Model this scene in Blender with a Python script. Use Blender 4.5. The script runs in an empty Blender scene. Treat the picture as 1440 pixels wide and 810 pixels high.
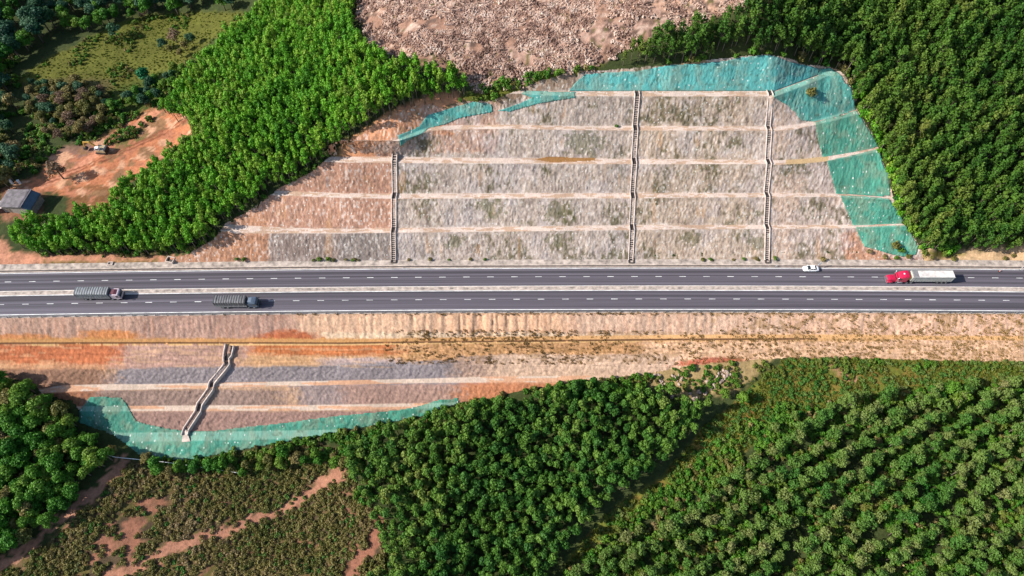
import bpy, bmesh, math, random
import numpy as np
from mathutils import Vector, Matrix

random.seed(7)
rng = np.random.default_rng(11)
scene = bpy.context.scene
COL = scene.collection
R = math.radians

# ------------------------------------------------------------------ camera model (metres; y = away, x = along the road)
F, EL, DIST = 1000.0, R(60.0), 208.0
CAM = np.array([0.0, -DIST * math.cos(EL), DIST * math.sin(EL)])
FWD = np.array([0.0, math.cos(EL), -math.sin(EL)])
UPV = np.array([0.0, math.sin(EL), math.cos(EL)])


def unproj(u, v, z):
    u, v, z = np.broadcast_arrays(np.asarray(u, float), np.asarray(v, float), np.asarray(z, float))
    a, b = (u - 720.0) / F, (405.0 - v) / F
    dy, dz = FWD[1] + b * UPV[1], FWD[2] + b * UPV[2]
    t = (z - CAM[2]) / dz
    return a * t, CAM[1] + dy * t


def proj(x, y, z):
    ry, rz = y - CAM[1], z - CAM[2]
    d = ry * FWD[1] + rz * FWD[2]
    return 720.0 + F * x / d, 405.0 - F * (ry * UPV[1] + rz * UPV[2]) / d, d


def yo(x):
    return -5e-5 * (np.asarray(x, float) - 45.0) ** 2          # the road's gentle bend


# ------------------------------------------------------------------ numpy helpers
def hsh(ix, iy, seed):
    n = (ix.astype(np.int64) * 374761393 + iy.astype(np.int64) * 668265263 + seed * 1442695041) & 0xFFFFFFFF
    n = ((n ^ (n >> 13)) * 1274126177) & 0xFFFFFFFF
    return ((n ^ (n >> 16)) & 0xFFFF) / 65535.0


def vn(x, y, seed=0):
    x, y = np.asarray(x, float), np.asarray(y, float)
    ix, iy = np.floor(x), np.floor(y)
    fx, fy = x - ix, y - iy
    fx, fy = fx * fx * (3 - 2 * fx), fy * fy * (3 - 2 * fy)
    a, b = hsh(ix, iy, seed), hsh(ix + 1, iy, seed)
    c, d = hsh(ix, iy + 1, seed), hsh(ix + 1, iy + 1, seed)
    return (a + (b - a) * fx) * (1 - fy) + (c + (d - c) * fx) * fy


def fbm(x, y, seed=0, o=4):
    s, a, t = 0.0, 1.0, 0.0
    for i in range(o):
        s = s + a * vn(x * 2 ** i, y * 2 ** i, seed + i * 17)
        t += a
        a *= 0.5
    return s / t


def inpoly(px, py, poly):
    px, py = np.asarray(px, float), np.asarray(py, float)
    r = np.zeros(px.shape, bool)
    n = len(poly)
    for i in range(n):
        x1, y1 = poly[i]
        x2, y2 = poly[(i + 1) % n]
        if y1 == y2:
            continue
        c = ((y1 > py) != (y2 > py)) & (px < (x2 - x1) * (py - y1) / (y2 - y1) + x1)
        r ^= c
    return r


def polydist(px, py, poly, closed=True):
    d = np.full(np.shape(px), 1e9)
    n = len(poly)
    for i in range(n if closed else n - 1):
        x1, y1 = poly[i]
        x2, y2 = poly[(i + 1) % n]
        dx, dy = x2 - x1, y2 - y1
        t = np.clip(((px - x1) * dx + (py - y1) * dy) / (dx * dx + dy * dy + 1e-12), 0, 1)
        d = np.minimum(d, np.hypot(px - x1 - t * dx, py - y1 - t * dy))
    return d


def lin(c):
    c = np.asarray(c, float) / 255.0
    return np.where(c <= 0.04045, c / 12.92, ((c + 0.055) / 1.055) ** 2.4)


ALB_K = 1.75


def A(r, g, b):
    """surface colour whose sunlit look is about this 8-bit value"""
    return lin((r, g, b)) / ALB_K


# ------------------------------------------------------------------ objects
def tag(o, label=None, cat=None, group=None, kind=None):
    if label: o['label'] = label
    if cat: o['category'] = cat
    if group: o['group'] = group
    if kind: o['kind'] = kind
    return o


def empty(name, loc=(0, 0, 0), rz=0.0, label=None, cat=None, group=None):
    o = bpy.data.objects.new(name, None)
    COL.objects.link(o)
    o.location = loc
    o.rotation_euler = (0, 0, rz)
    o.empty_display_size = 0.5
    return tag(o, label, cat, group)


def np_mesh(name, verts, faces, mat, alb=None, uv=None, smooth=True):
    """verts (n,3), faces (m,4) -> mesh with optional per-vertex surface colour and per-vertex uv"""
    me = bpy.data.meshes.new(name)
    nv, nf, k = len(verts), len(faces), faces.shape[1]
    me.vertices.add(nv)
    me.vertices.foreach_set('co', np.ascontiguousarray(verts, np.float32).ravel())
    me.loops.add(nf * k)
    me.loops.foreach_set('vertex_index', np.ascontiguousarray(faces, np.int32).ravel())
    me.polygons.add(nf)
    me.polygons.foreach_set('loop_start', np.arange(0, nf * k, k, dtype=np.int32))
    me.polygons.foreach_set('loop_total', np.full(nf, k, np.int32))
    me.update(calc_edges=True)
    if smooth:
        me.polygons.foreach_set('use_smooth', np.ones(nf, bool))
    if alb is not None:
        at = me.attributes.new('alb', 'FLOAT_COLOR', 'POINT')
        c = np.ones((nv, 4), np.float32)
        c[:, :3] = alb
        at.data.foreach_set('color', c.ravel())
    if uv is not None:
        l = me.uv_layers.new(name='UVMap')
        l.data.foreach_set('uv', np.ascontiguousarray(uv[faces.ravel()], np.float32).ravel())
    if mat:
        me.materials.append(mat)
    me.validate()
    return me


def link(name, me, parent=None):
    o = bpy.data.objects.new(name, me)
    COL.objects.link(o)
    if parent:
        o.parent = parent
    return o


class MB:
    """collects shapes into one mesh"""
    def __init__(s):
        s.bm = bmesh.new()

    def box(s, x0, x1, y0, y1, z0, z1, top=(0, 0, 0, 0), bevel=0.0, mi=0):
        """top = how far the top face is drawn in at (x0, x1, y0, y1)"""
        b = bmesh.new() if bevel else s.bm
        P = [(x0, y0, z0), (x1, y0, z0), (x1, y1, z0), (x0, y1, z0),
             (x0 + top[0], y0 + top[2], z1), (x1 - top[1], y0 + top[2], z1), (x1 - top[1], y1 - top[3], z1), (x0 + top[0], y1 - top[3], z1)]
        v = [b.verts.new(p) for p in P]
        for f in ((3, 2, 1, 0), (4, 5, 6, 7), (0, 1, 5, 4), (1, 2, 6, 5), (2, 3, 7, 6), (3, 0, 4, 7)):
            b.faces.new([v[i] for i in f]).material_index = mi
        if bevel:
            bmesh.ops.bevel(b, geom=b.edges[:], offset=bevel, segments=2, affect='EDGES', profile=0.7)
            for f in b.faces: f.material_index = mi
            s._merge(b)
        return s

    def _merge(s, b):
        me = bpy.data.meshes.new('t')
        b.to_mesh(me)
        b.free()
        s.bm.from_mesh(me)
        bpy.data.meshes.remove(me)

    def cyl(s, p0, p1, r0, r1=None, n=10, cap=True):
        p0, p1 = Vector(p0), Vector(p1)
        r1 = r0 if r1 is None else r1
        q = (p1 - p0).to_track_quat('Z', 'Y')
        rings = []
        for p, r in ((p0, r0), (p1, r1)):
            rings.append([s.bm.verts.new(p + q @ Vector((r * math.cos(2 * math.pi * i / n), r * math.sin(2 * math.pi * i / n), 0))) for i in range(n)])
        for i in range(n):
            f = s.bm.faces.new((rings[0][i], rings[0][(i + 1) % n], rings[1][(i + 1) % n], rings[1][i]))
            f.smooth = True
        if cap:
            s.bm.faces.new(rings[0][::-1])
            s.bm.faces.new(rings[1])
        return s

    def prism(s, prof, y0, y1, inset=0.0):
        """profile in x-z swept across y"""
        a = [s.bm.verts.new((x, y0, z)) for x, z in prof]
        b = [s.bm.verts.new((x, y1, z)) for x, z in prof]
        n = len(prof)
        for i in range(n):
            s.bm.faces.new((a[i], a[(i + 1) % n], b[(i + 1) % n], b[i]))
        s.bm.faces.new(a[::-1])
        s.bm.faces.new(b)
        return s

    def quad(s, *ps):
        s.bm.faces.new([s.bm.verts.new(p) for p in ps])
        return s

    def bar(s, p0, p1, w, h):
        """square bar from p0 to p1"""
        p0, p1 = Vector(p0), Vector(p1)
        q = (p1 - p0).to_track_quat('Z', 'Y')
        L = []
        for p in (p0, p1):
            L.append([s.bm.verts.new(p + q @ Vector((a * w / 2, b * h / 2, 0))) for a, b in ((-1, -1), (1, -1), (1, 1), (-1, 1))])
        for i in range(4):
            s.bm.faces.new((L[0][i], L[0][(i + 1) % 4], L[1][(i + 1) % 4], L[1][i]))
        s.bm.faces.new(L[0][::-1])
        s.bm.faces.new(L[1])
        return s

    def mesh(s, name, *mats):
        bmesh.ops.recalc_face_normals(s.bm, faces=s.bm.faces[:])
        me = bpy.data.meshes.new(name)
        s.bm.to_mesh(me)
        s.bm.free()
        for m in mats:
            me.materials.append(m)
        return me

    def build(s, name, mat, parent=None):
        mats = mat if isinstance(mat, (list, tuple)) else [mat]
        return link(name, s.mesh(name, *mats), parent)


# ------------------------------------------------------------------ materials
def new_mat(name):
    m = bpy.data.materials.new(name)
    m.use_nodes = True
    nt = m.node_tree
    return m, nt, nt.nodes['Principled BSDF']


def nd(nt, t, **kw):
    n = nt.nodes.new(t)
    for k, v in kw.items():
        if k in n.inputs.keys():
            n.inputs[k].default_value = v
        else:
            setattr(n, k, v)
    return n


def noise(nt, vec, scale, detail=4.0, rough=0.6):
    n = nd(nt, 'ShaderNodeTexNoise', Scale=scale, Detail=detail, Roughness=rough)
    nt.links.new(vec, n.inputs['Vector'])
    return n.outputs['Fac']


def remap(nt, val, a, b, c, d):
    n = nd(nt, 'ShaderNodeMapRange')
    n.inputs[1].default_value, n.inputs[2].default_value = a, b
    n.inputs[3].default_value, n.inputs[4].default_value = c, d
    nt.links.new(val, n.inputs[0])
    return n.outputs[0]


def mixc(nt, fac, a, b, mode='MIX'):
    n = nd(nt, 'ShaderNodeMix', data_type='RGBA', blend_type=mode)
    for s, i in ((fac, 0), (a, 6), (b, 7)):
        if hasattr(s, 'links') or hasattr(s, 'is_linked'):
            nt.links.new(s, n.inputs[i])
        elif i == 0:
            n.inputs[i].default_value = s
        else:
            n.inputs[i].default_value = (*s[:3], 1)
    return n.outputs[2]


def mapping(nt, vec, scale, rot=(0, 0, 0)):
    n = nd(nt, 'ShaderNodeMapping')
    n.inputs['Scale'].default_value = scale
    n.inputs['Rotation'].default_value = rot
    nt.links.new(vec, n.inputs['Vector'])
    return n.outputs[0]


def simple(name, col, rough=0.6, metal=0.0, var=0.12, scale=2.0, spec=0.5):
    """paint / concrete / rubber with uneven dirt"""
    m, nt, p = new_mat(name)
    tc = nd(nt, 'ShaderNodeTexCoord')
    f = remap(nt, noise(nt, tc.outputs['Object'], scale, 6), 0.3, 0.7, 1 - var * 2, 1 + var)
    c = mixc(nt, 1.0, col, f, 'MULTIPLY')
    nt.links.new(c, p.inputs['Base Color'])
    p.inputs['Roughness'].default_value = rough
    p.inputs['Metallic'].default_value = metal
    p.inputs['Specular IOR Level'].default_value = spec
    return m


def earth_mat(name, streak=(1, 1, 1), amp=0.35, fine=1.0, bump=0.5, dots=0.0, rough=0.95, bscale=2.2):
    """soil / shotcrete: colour from the surface's own 'alb' layer, broken up at three scales"""
    m, nt, p = new_mat(name)
    tc = nd(nt, 'ShaderNodeTexCoord')
    at = nd(nt, 'ShaderNodeAttribute', attribute_name='alb')
    sv = mapping(nt, tc.outputs['Object'], streak)
    n1 = remap(nt, noise(nt, sv, 0.9 * fine, 8, 0.7), 0.3, 0.7, 1 - amp, 1 + amp)
    n2 = remap(nt, noise(nt, tc.outputs['Object'], 0.09, 4), 0.3, 0.7, 0.86, 1.12)
    c = mixc(nt, 1.0, at.outputs['Color'], n1, 'MULTIPLY')
    c = mixc(nt, 1.0, c, n2, 'MULTIPLY')
    if dots:
        uv = nd(nt, 'ShaderNodeUVMap')
        v = nd(nt, 'ShaderNodeTexVoronoi', Scale=1.0, Randomness=0.55)
        nt.links.new(mapping(nt, uv.outputs[0], (0.8, 0.62, 1)), v.inputs['Vector'])
        d = remap(nt, v.outputs['Distance'], 0.10, 0.17, dots, 0.0)
        c = mixc(nt, d, c, (0.55, 0.55, 0.52))
    nt.links.new(c, p.inputs['Base Color'])
    p.inputs['Roughness'].default_value = rough
    p.inputs['Specular IOR Level'].default_value = 0.15
    b = nd(nt, 'ShaderNodeBump', Strength=bump, Distance=0.25)
    nt.links.new(noise(nt, sv, bscale * fine, 6, 0.7), b.inputs['Height'])
    nt.links.new(b.outputs[0], p.inputs['Normal'])
    return m


def leaf_mat(name, cols, patch=0.02, transl=0.25):
    """foliage: tint differs from plant to plant and drifts over the stand"""
    m, nt, p = new_mat(name)
    oi = nd(nt, 'ShaderNodeObjectInfo')
    geo = nd(nt, 'ShaderNodeNewGeometry')
    ramp = nd(nt, 'ShaderNodeValToRGB')
    e = ramp.color_ramp.elements
    while len(e) < len(cols):
        e.new(0.5)
    for i, c in enumerate(cols):
        e[i].position = i / max(1, len(cols) - 1)
        e[i].color = (*c, 1)
    pn = noise(nt, geo.outputs['Position'], patch, 2)
    mx = nd(nt, 'ShaderNodeMath', operation='MULTIPLY_ADD')
    nt.links.new(oi.outputs['Random'], mx.inputs[0])
    mx.inputs[1].default_value = 0.62
    nt.links.new(remap(nt, pn, 0.3, 0.7, -0.1, 0.48), mx.inputs[2])
    nt.links.new(mx.outputs[0], ramp.inputs[0])
    lf = remap(nt, noise(nt, geo.outputs['Position'], 1.3, 3), 0.3, 0.7, 0.72, 1.3)
    c = mixc(nt, 1.0, ramp.outputs[0], lf, 'MULTIPLY')
    nt.links.new(c, p.inputs['Base Color'])
    p.inputs['Roughness'].default_value = 0.65
    p.inputs['Specular IOR Level'].default_value = 0.25
    t = nd(nt, 'ShaderNodeBsdfTranslucent')
    nt.links.new(c, t.inputs['Color'])
    ms = nd(nt, 'ShaderNodeMixShader')
    ms.inputs[0].default_value = transl
    nt.links.new(p.outputs[0], ms.inputs[1])
    nt.links.new(t.outputs[0], ms.inputs[2])
    nt.links.new(ms.outputs[0], nt.nodes['Material Output'].inputs['Surface'])
    return m


def asphalt_mat():
    m, nt, p = new_mat('asphalt')
    uv = nd(nt, 'ShaderNodeUVMap')
    tracks = noise(nt, mapping(nt, uv.outputs[0], (0.0015, 1.0, 1)), 1.0, 2, 0.5)
    long = noise(nt, mapping(nt, uv.outputs[0], (0.03, 1.6, 1)), 1.0, 5, 0.6)
    spk = noise(nt, uv.outputs[0], 9.0, 4, 0.7)
    f1 = remap(nt, tracks, 0.40, 0.62, 0.60, 1.36)
    f2 = remap(nt, long, 0.3, 0.7, 0.86, 1.14)
    f3 = remap(nt, spk, 0.3, 0.7, 0.88, 1.12)
    c = mixc(nt, 1.0, A(104, 99, 108), f1, 'MULTIPLY')
    c = mixc(nt, 1.0, c, f2, 'MULTIPLY')
    c = mixc(nt, 1.0, c, f3, 'MULTIPLY')
    nt.links.new(c, p.inputs['Base Color'])
    p.inputs['Roughness'].default_value = 0.85
    p.inputs['Specular IOR Level'].default_value = 0.2
    return m


def paint_mat():
    m, nt, p = new_mat('road_paint')
    uv = nd(nt, 'ShaderNodeUVMap')
    f = remap(nt, noise(nt, mapping(nt, uv.outputs[0], (0.6, 2, 1)), 0.5, 6, 0.75), 0.35, 0.68, 0.5, 1.05)
    nt.links.new(mixc(nt, 1.0, (0.74, 0.73, 0.72), f, 'MULTIPLY'), p.inputs['Base Color'])
    p.inputs['Roughness'].default_value = 0.7
    return m


M = {}
M['ground'] = earth_mat('earth', amp=0.38, bump=0.6)
M['cut'] = earth_mat('sprayed_rock', streak=(2.6, 0.8, 0.8), amp=0.30, fine=2.3, bump=0.45, dots=0.7)
M['fill'] = earth_mat('fill_soil', streak=(1.3, 0.9, 0.9), amp=0.30, fine=1.4, bump=0.6)
M['net'] = earth_mat('green_netting', streak=(2.6, 0.7, 0.7), amp=0.26, fine=1.3, bump=0.6, dots=0.75, rough=0.8)
M['asphalt'] = asphalt_mat()
M['paint'] = paint_mat()
M['concrete'] = simple('concrete', A(226, 206, 192), 0.9, var=0.22, scale=0.7)
M['drainc'] = simple('drain_concrete', A(222, 202, 190), 0.9, var=0.2, scale=1.4)
M['drain_dark'] = simple('shade_dark_concrete', A(96, 84, 78), 0.85, var=0.3, scale=1.8)  # shade between the channel walls is put into this concrete's colour
M['median'] = simple('median_fill', A(206, 190, 178), 0.95, var=0.34, scale=0.6)
M['steel'] = simple('galvanised_steel', (0.36, 0.36, 0.36), 0.5, 0.6, scale=0.8)
M['tyre'] = simple('tyre_rubber', (0.018, 0.018, 0.018), 0.85)
M['black'] = simple('black_plastic', (0.022, 0.022, 0.025), 0.5)
M['glass'] = simple('dark_glass', (0.012, 0.015, 0.018), 0.12, var=0.05)
M['white'] = simple('white_paint', (0.72, 0.72, 0.72), 0.35, var=0.06)
M['red'] = simple('red_paint', (0.36, 0.008, 0.042), 0.3, var=0.1)
M['chrome'] = simple('polished_metal', (0.6, 0.6, 0.62), 0.25, 0.9, var=0.05)
M['bark'] = simple('bark', (0.13, 0.10, 0.075), 0.9, var=0.3, scale=5)
M['rock'] = simple('boulder_rock', A(196, 172, 156), 0.9, var=0.3, scale=1.4)

# ------------------------------------------------------------------ terrain: cut slope (north) and embankment (south)
XC = np.arange(-300.0, 300.01, 0.25)


class Loft:
    """ridge lines of a terraced slope, each a polyline (u, v, z); heights between them are straight"""
    def __init__(s, rows, names):
        s.Y, s.Z, s.names = [], [], names
        for r in rows:
            a = np.array(r, float)
            x, y = unproj(a[:, 0], a[:, 1], a[:, 2])
            y = y - yo(x)
            s.Y.append(np.interp(XC, x, y) + yo(XC))
            s.Z.append(np.interp(XC, x, a[:, 2]))
        s.Y, s.Z = np.array(s.Y), np.array(s.Z)
        s.asc = s.Y[-1].mean() > s.Y[0].mean()
        for k in range(1, len(s.Y)):
            s.Y[k] = np.maximum(s.Y[k], s.Y[k - 1] + 0.02) if s.asc else np.minimum(s.Y[k], s.Y[k - 1] - 0.02)

    def z(s, x, y):
        x, y = np.asarray(x, float), np.asarray(y, float)
        i = np.clip((x - XC[0]) / 0.25, 0, len(XC) - 1.001)
        i0 = i.astype(int)
        f = i - i0
        Y = s.Y[:, i0] * (1 - f) + s.Y[:, i0 + 1] * f
        Z = s.Z[:, i0] * (1 - f) + s.Z[:, i0 + 1] * f
        sg = 1 if s.asc else -1
        out = Z[0].copy() if Z.ndim > 1 else Z[0] * 1.0
        for k in range(1, len(Y)):
            t = np.clip(sg * (y - Y[k - 1]) / np.maximum(sg * (Y[k] - Y[k - 1]), 1e-6), 0, 1)
            out = np.where(sg * (y - Y[k - 1]) > 0, Z[k - 1] + (Z[k] - Z[k - 1]) * t, out)
        return out

    def hit(s, u, v):
        """where the sight line through a photo point meets the slope"""
        u, v = np.atleast_1d(np.asarray(u, float)), np.atleast_1d(np.asarray(v, float))
        lo, hi = np.full(u.shape, -45.0), np.full(u.shape, 75.0)
        zs = np.linspace(75, -45, 161)
        done = np.zeros(u.shape, bool)
        for a, b in zip(zs[:-1], zs[1:]):
            x, y = unproj(u, v, b)
            below = (s.z(x, y) >= b) & ~done
            lo[below], hi[below] = b, a
            done |= below
        for _ in range(14):
            mid = (lo + hi) / 2
            x, y = unproj(u, v, mid)
            b = s.z(x, y) >= mid
            lo, hi = np.where(b, mid, lo), np.where(b, hi, mid)
        x, y = unproj(u, v, lo)
        return x, y, lo


def row(pts, z):
    return [(u, v, z) for u, v in pts]


L1 = [(-400, 324), (313, 324), (330, 327.7), (480, 327.7), (720, 325), (890, 323), (960, 321.8), (1080, 321.5), (1190, 320.2), (1275, 318), (1900, 318)]
B1 = [(-400, 316), (313, 317), (323, 315), (400, 319.5), (480, 321.3), (720, 318.3), (890, 316.3), (1080, 316.1), (1190, 316.1), (1275, 313.5), (1900, 313)]
L2 = [(-400, 274), (393, 274), (480, 277.5), (560, 279), (890, 278.5), (960, 277.3), (1083, 276.8), (1180, 276.3), (1250, 280.5), (1900, 281)]
B2 = [(-400, 267), (393, 268), (480, 271), (560, 271.7), (890, 271.3), (960, 271), (1083, 271.3), (1180, 272), (1250, 277), (1900, 277)]
L3 = [(-400, 227), (465, 227), (480, 228), (640, 229.2), (890, 230.3), (1075, 230.3), (1095, 231.2), (1130, 229.5), (1160, 226.5), (1200, 219.5), (1235, 212), (1900, 206)]
B3 = [(-400, 219), (465, 220), (480, 219.3), (640, 221.5), (890, 223), (1075, 224.7), (1095, 225), (1130, 223), (1160, 219.5), (1200, 213), (1235, 206), (1900, 200)]
L4 = [(-400, 203), (470, 203), (548, 199.5), (560, 198.5), (580, 192), (605, 183.5), (640, 181.5), (720, 180.5), (800, 182.3), (890, 183), (1075, 183), (1093, 184), (1120, 181), (1145, 175.5), (1175, 168.5), (1205, 160.5), (1900, 150)]
B4 = [(-400, 202), (470, 202), (548, 198.5), (560, 195.5), (580, 187), (605, 178.2), (640, 175.7), (720, 174.7), (800, 177), (890, 176.7), (1075, 177.5), (1093, 178), (1120, 174.6), (1145, 169), (1175, 161), (1205, 152.5), (1900, 143)]
L5 = [(-400, 140), (735, 131), (760, 133.5), (810, 134.5), (890, 135), (1080, 135), (1088, 136.5), (1120, 124), (1150, 112.5), (1165, 106), (1900, 96)]
B5 = [(-400, 135), (735, 127), (760, 128.3), (810, 128), (890, 127.8), (1080, 127.8), (1088, 128.3), (1120, 116.6), (1150, 105.5), (1165, 99.5), (1900, 90)]
T6 = [(u, v - 58) for u, v in B5]
TOE_Y = 9.7
toe = []
for xx in (-330, -200, -100, 0, 100, 200, 330):
    uu, vv, _ = proj(float(xx), TOE_Y + float(yo(xx)), 0.25)
    toe.append((uu, vv))
ZB = [0.25, 7.4, 14.1, 21.6, 28.4, 35.8, 45.0]
CUT = Loft([row(toe, ZB[0]), row(L1, ZB[1]), row(B1, ZB[1]), row(L2, ZB[2]), row(B2, ZB[2]), row(L3, ZB[3]), row(B3, ZB[3]),
            row(L4, ZB[4]), row(B4, ZB[4]), row(L5, ZB[5]), row(B5, ZB[5]), row(T6, ZB[6])],
           ['face', 'bench', 'face', 'bench', 'face', 'bench', 'face', 'bench', 'face', 'bench', 'face'])
CUT_PX = [(236, 369.5), (262, 358), (300, 337), (318, 313), (345, 300), (390, 266), (440, 240), (470, 215), (500, 195), (540, 166), (590, 146),
          (625, 149), (650, 143), (690, 142), (735, 124), (760, 113), (800, 103), (830, 100), (900, 95), (960, 89), (1000, 84), (1040, 80), (1080, 77),
          (1110, 82), (1130, 90), (1150, 93), (1165, 94), (1180, 98), (1190, 108), (1198, 125), (1203, 150), (1212, 165), (1228, 190), (1235, 205),
          (1240, 225), (1251, 245), (1254, 270), (1260, 290), (1274, 318), (1288, 338), (1295, 352), (1300, 369.5)]

edge = []
for xx in (-330, -200, -100, 0, 100, 200, 330):
    uu, vv, _ = proj(float(xx), -8.1 + float(yo(xx)), -0.06)
    edge.append((uu, vv, -0.06))
SB = [(-400, 479.5), (0, 478.5), (480, 478), (780, 473.5), (960, 471.5), (1200, 471), (1320, 473), (1900, 476)]
SC = [(-400, 484.5), (0, 483), (480, 483), (780, 480), (960, 478), (1200, 477), (1320, 479), (1900, 483)]
SD = [(-400, 521), (0, 519), (200, 518), (440, 514), (580, 509), (700, 504), (900, 500), (1000, 502), (1200, 499), (1900, 503)]
SE = [(-400, 549), (62, 547), (88, 542.5), (143, 541), (200, 541), (440, 536.5), (600, 533), (680, 530.5), (820, 529), (1000, 528), (1900, 530)]
SF = [(-400, 556), (62, 553.5), (143, 549.5), (200, 548.5), (440, 542.5), (600, 539), (820, 538), (1000, 536), (1900, 540)]
SG = [(-400, 573), (115, 571.6), (200, 571.4), (440, 570.5), (590, 568), (820, 562), (1000, 560), (1900, 562)]
SH = [(-400, 581), (115, 579), (200, 578.8), (440, 578), (590, 575), (820, 570), (1000, 568), (1900, 570)]
SI = [(-400, 609), (190, 609), (340, 607), (590, 603), (820, 598), (1900, 598)]
SJ = [(-400, 622), (190, 622), (340, 620), (590, 612), (820, 606), (1900, 606)]
SK = [(-400, 655), (190, 655), (340, 650), (590, 640), (820, 634), (1900, 634)]


def zrow(pts, zl, zr):
    return [(u, v, zl if u <= 700 else zl + (zr - zl) * min(1, (u - 700) / 350)) for u, v in pts]


FILL = Loft([edge, zrow(SB, -4.6, -4.4), zrow(SC, -4.6, -4.4), zrow(SD, -7.6, -6.4), zrow(SE, -11.0, -8.6), zrow(SF, -11.0, -8.7), zrow(SG, -14.4, -9.6),
             zrow(SH, -14.4, -9.8), zrow(SI, -18.0, -11.0), zrow(SJ, -18.2, -11.2), zrow(SK, -21.0, -12.5)],
            ['slope', 'berm', 'gentle', 'riprap', 'bench', 'riprap', 'bench', 'riprap', 'bench', 'riprap'])
FILL_PX = [(-400, 430), (-400, 524), (-60, 524), (0, 528), (50, 541), (60, 556), (100, 564), (112, 577), (111, 594), (160, 612), (200, 642), (260, 648), (330, 634),
           (440, 614), (560, 592), (600, 584), (646, 566), (680, 562), (740, 548), (820, 537), (880, 531), (930, 522), (1000, 511), (1100, 504), (1200, 504),
           (1300, 507), (1440, 510), (1900, 512), (1900, 425), (720, 425)]


def fill_inside(x, y):
    u, v, _ = proj(x, y, FILL.z(x, y))
    return inpoly(u, v, FILL_PX) & (y < yo(x) - 8.0)


def cut_inside(x, y):
    u, v, _ = proj(x, y, CUT.z(x, y))
    return inpoly(u, v, CUT_PX) & (y > yo(x) + 9.4)


def densify(poly, step):
    out = []
    for (a, b), (c, d) in zip(poly, poly[1:]):
        n = max(1, int(math.hypot(c - a, d - b) / step))
        for i in range(n):
            out.append((a + (c - a) * i / n, b + (d - b) * i / n))
    out.append(poly[-1])
    return out


cb = np.array(densify(CUT_PX, 12))
cx, cy, cz = CUT.hit(cb[:, 0], cb[:, 1])
fb = np.array([p for p in densify(FILL_PX[2:-2], 14)])
fx, fy, fz = FILL.hit(fb[:, 0], fb[:, 1])
# points of the natural ground: photo position and height
NAT = [(0, 330, 0.8), (100, 340, 0.6), (-100, 340, 0.8), (0, 270, 0.6), (60, 250, 0.2), (150, 220, 0.3), (230, 160, 0.8), (250, 195, 2.0), (170, 290, 2.0), (120, 320, 1.5), (215, 330, 2.0),
       (250, 250, 7.0), (330, 200, 15.0), (300, 120, 9.0), (380, 110, 17.0), (450, 150, 25.0), (400, 40, 14.0), (480, 60, 27.0), (350, 10, 4.0), (280, 80, 2.0), (440, -20, 18.0),
       (200, 110, -2.5), (120, 150, -2.0), (60, 170, -2.5), (0, 200, -3.0), (150, 60, -3.5), (50, 60, -4.5), (0, 20, -6.0), (250, 20, -4.5), (150, -20, -7.0), (-100, 100, -6.0),
       (540, 20, 37.0), (600, 60, 40.0), (700, 70, 41.0), (800, 40, 44.0), (900, 20, 48.0), (700, 0, 43.0), (1000, -30, 52.0), (620, -60, 42.0), (800, -80, 48.0),
       (1050, 40, 49.0),
       (0, 650, -18.0), (0, 800, -20.0), (120, 720, -19.0), (250, 720, -21.0), (400, 720, -22.0), (300, 820, -22.0), (520, 700, -19.0), (650, 640, -15.5), (700, 760, -19.0), (620, 850, -21.0),
       (850, 600, -12.0), (900, 680, -14.5), (980, 600, -11.5), (1000, 720, -15.0), (1100, 600, -9.5), (1250, 600, -9.0), (1440, 570, -8.5), (1200, 720, -12.5), (1440, 720, -11.5), (1000, 850, -17.0), (1300, 850, -14.5), (1600, 700, -11.0), (-120, 650, -18)]
na = np.array(NAT)
nx, ny = unproj(na[:, 0], na[:, 1], na[:, 2])
# the wooded hill right of the cut, as metres
HILL = [(hx_, hy_, hz_ * f_) for hx_, f_ in ((124, 0.97), (150, 0.92), (185, 0.9), (230, 0.88), (290, 0.85)) for hy_, hz_ in ((12, 1.2), (18, 6.5), (27, 15), (37, 24.5), (47, 32), (58, 39), (72, 45), (90, 50), (120, 54))]
nx, ny = np.concatenate([nx, [q[0] for q in HILL]]), np.concatenate([ny, [q[1] for q in HILL]])
na = np.concatenate([na, np.array([(0, 0, q[2]) for q in HILL])])
xs_v = np.concatenate([np.arange(-320, -105, 6.0), np.arange(128, 320, 6.0)])
PX = np.concatenate([cx, fx, nx, xs_v, xs_v])
PY = np.concatenate([cy, fy, ny, yo(xs_v) + 8.6, yo(xs_v) + 10.2])
PZ = np.concatenate([cz, fz, na[:, 2], xs_v * 0 + 0.02, xs_v * 0 + 0.2])
far = [(-900, 0, -4), (900, 0, 10), (0, 900, 60), (-900, 900, 10), (900, 900, 60), (0, -700, -25), (-900, -700, -25), (900, -700, -20), (300, 200, 55), (-300, 200, -6), (0, 220, 58)]
PX, PY, PZ = np.concatenate([PX, [f[0] for f in far]]), np.concatenate([PY, [f[1] for f in far]]), np.concatenate([PZ, [f[2] for f in far]])


WSM = np.concatenate([np.full(len(cx), 0.5), np.full(len(fx), 0.5), np.full(len(nx), 30.0), np.full(len(xs_v) * 2, 0.5), np.full(len(far), 30.0)])
_S = 100.0


def _fit():
    n = len(PX)
    K = np.zeros((n + 3, n + 3))
    K[:n, :n] = -np.sqrt(((PX[:, None] - PX) ** 2 + (PY[:, None] - PY) ** 2) / _S ** 2 + 0.0006) + np.diag(-WSM * 0.0003)
    P = np.stack([np.ones(n), PX / _S, PY / _S], 1)
    K[:n, n:], K[n:, :n] = P, P.T
    return np.linalg.solve(K, np.concatenate([PZ, np.zeros(3)]))


_W = _fit()


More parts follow.
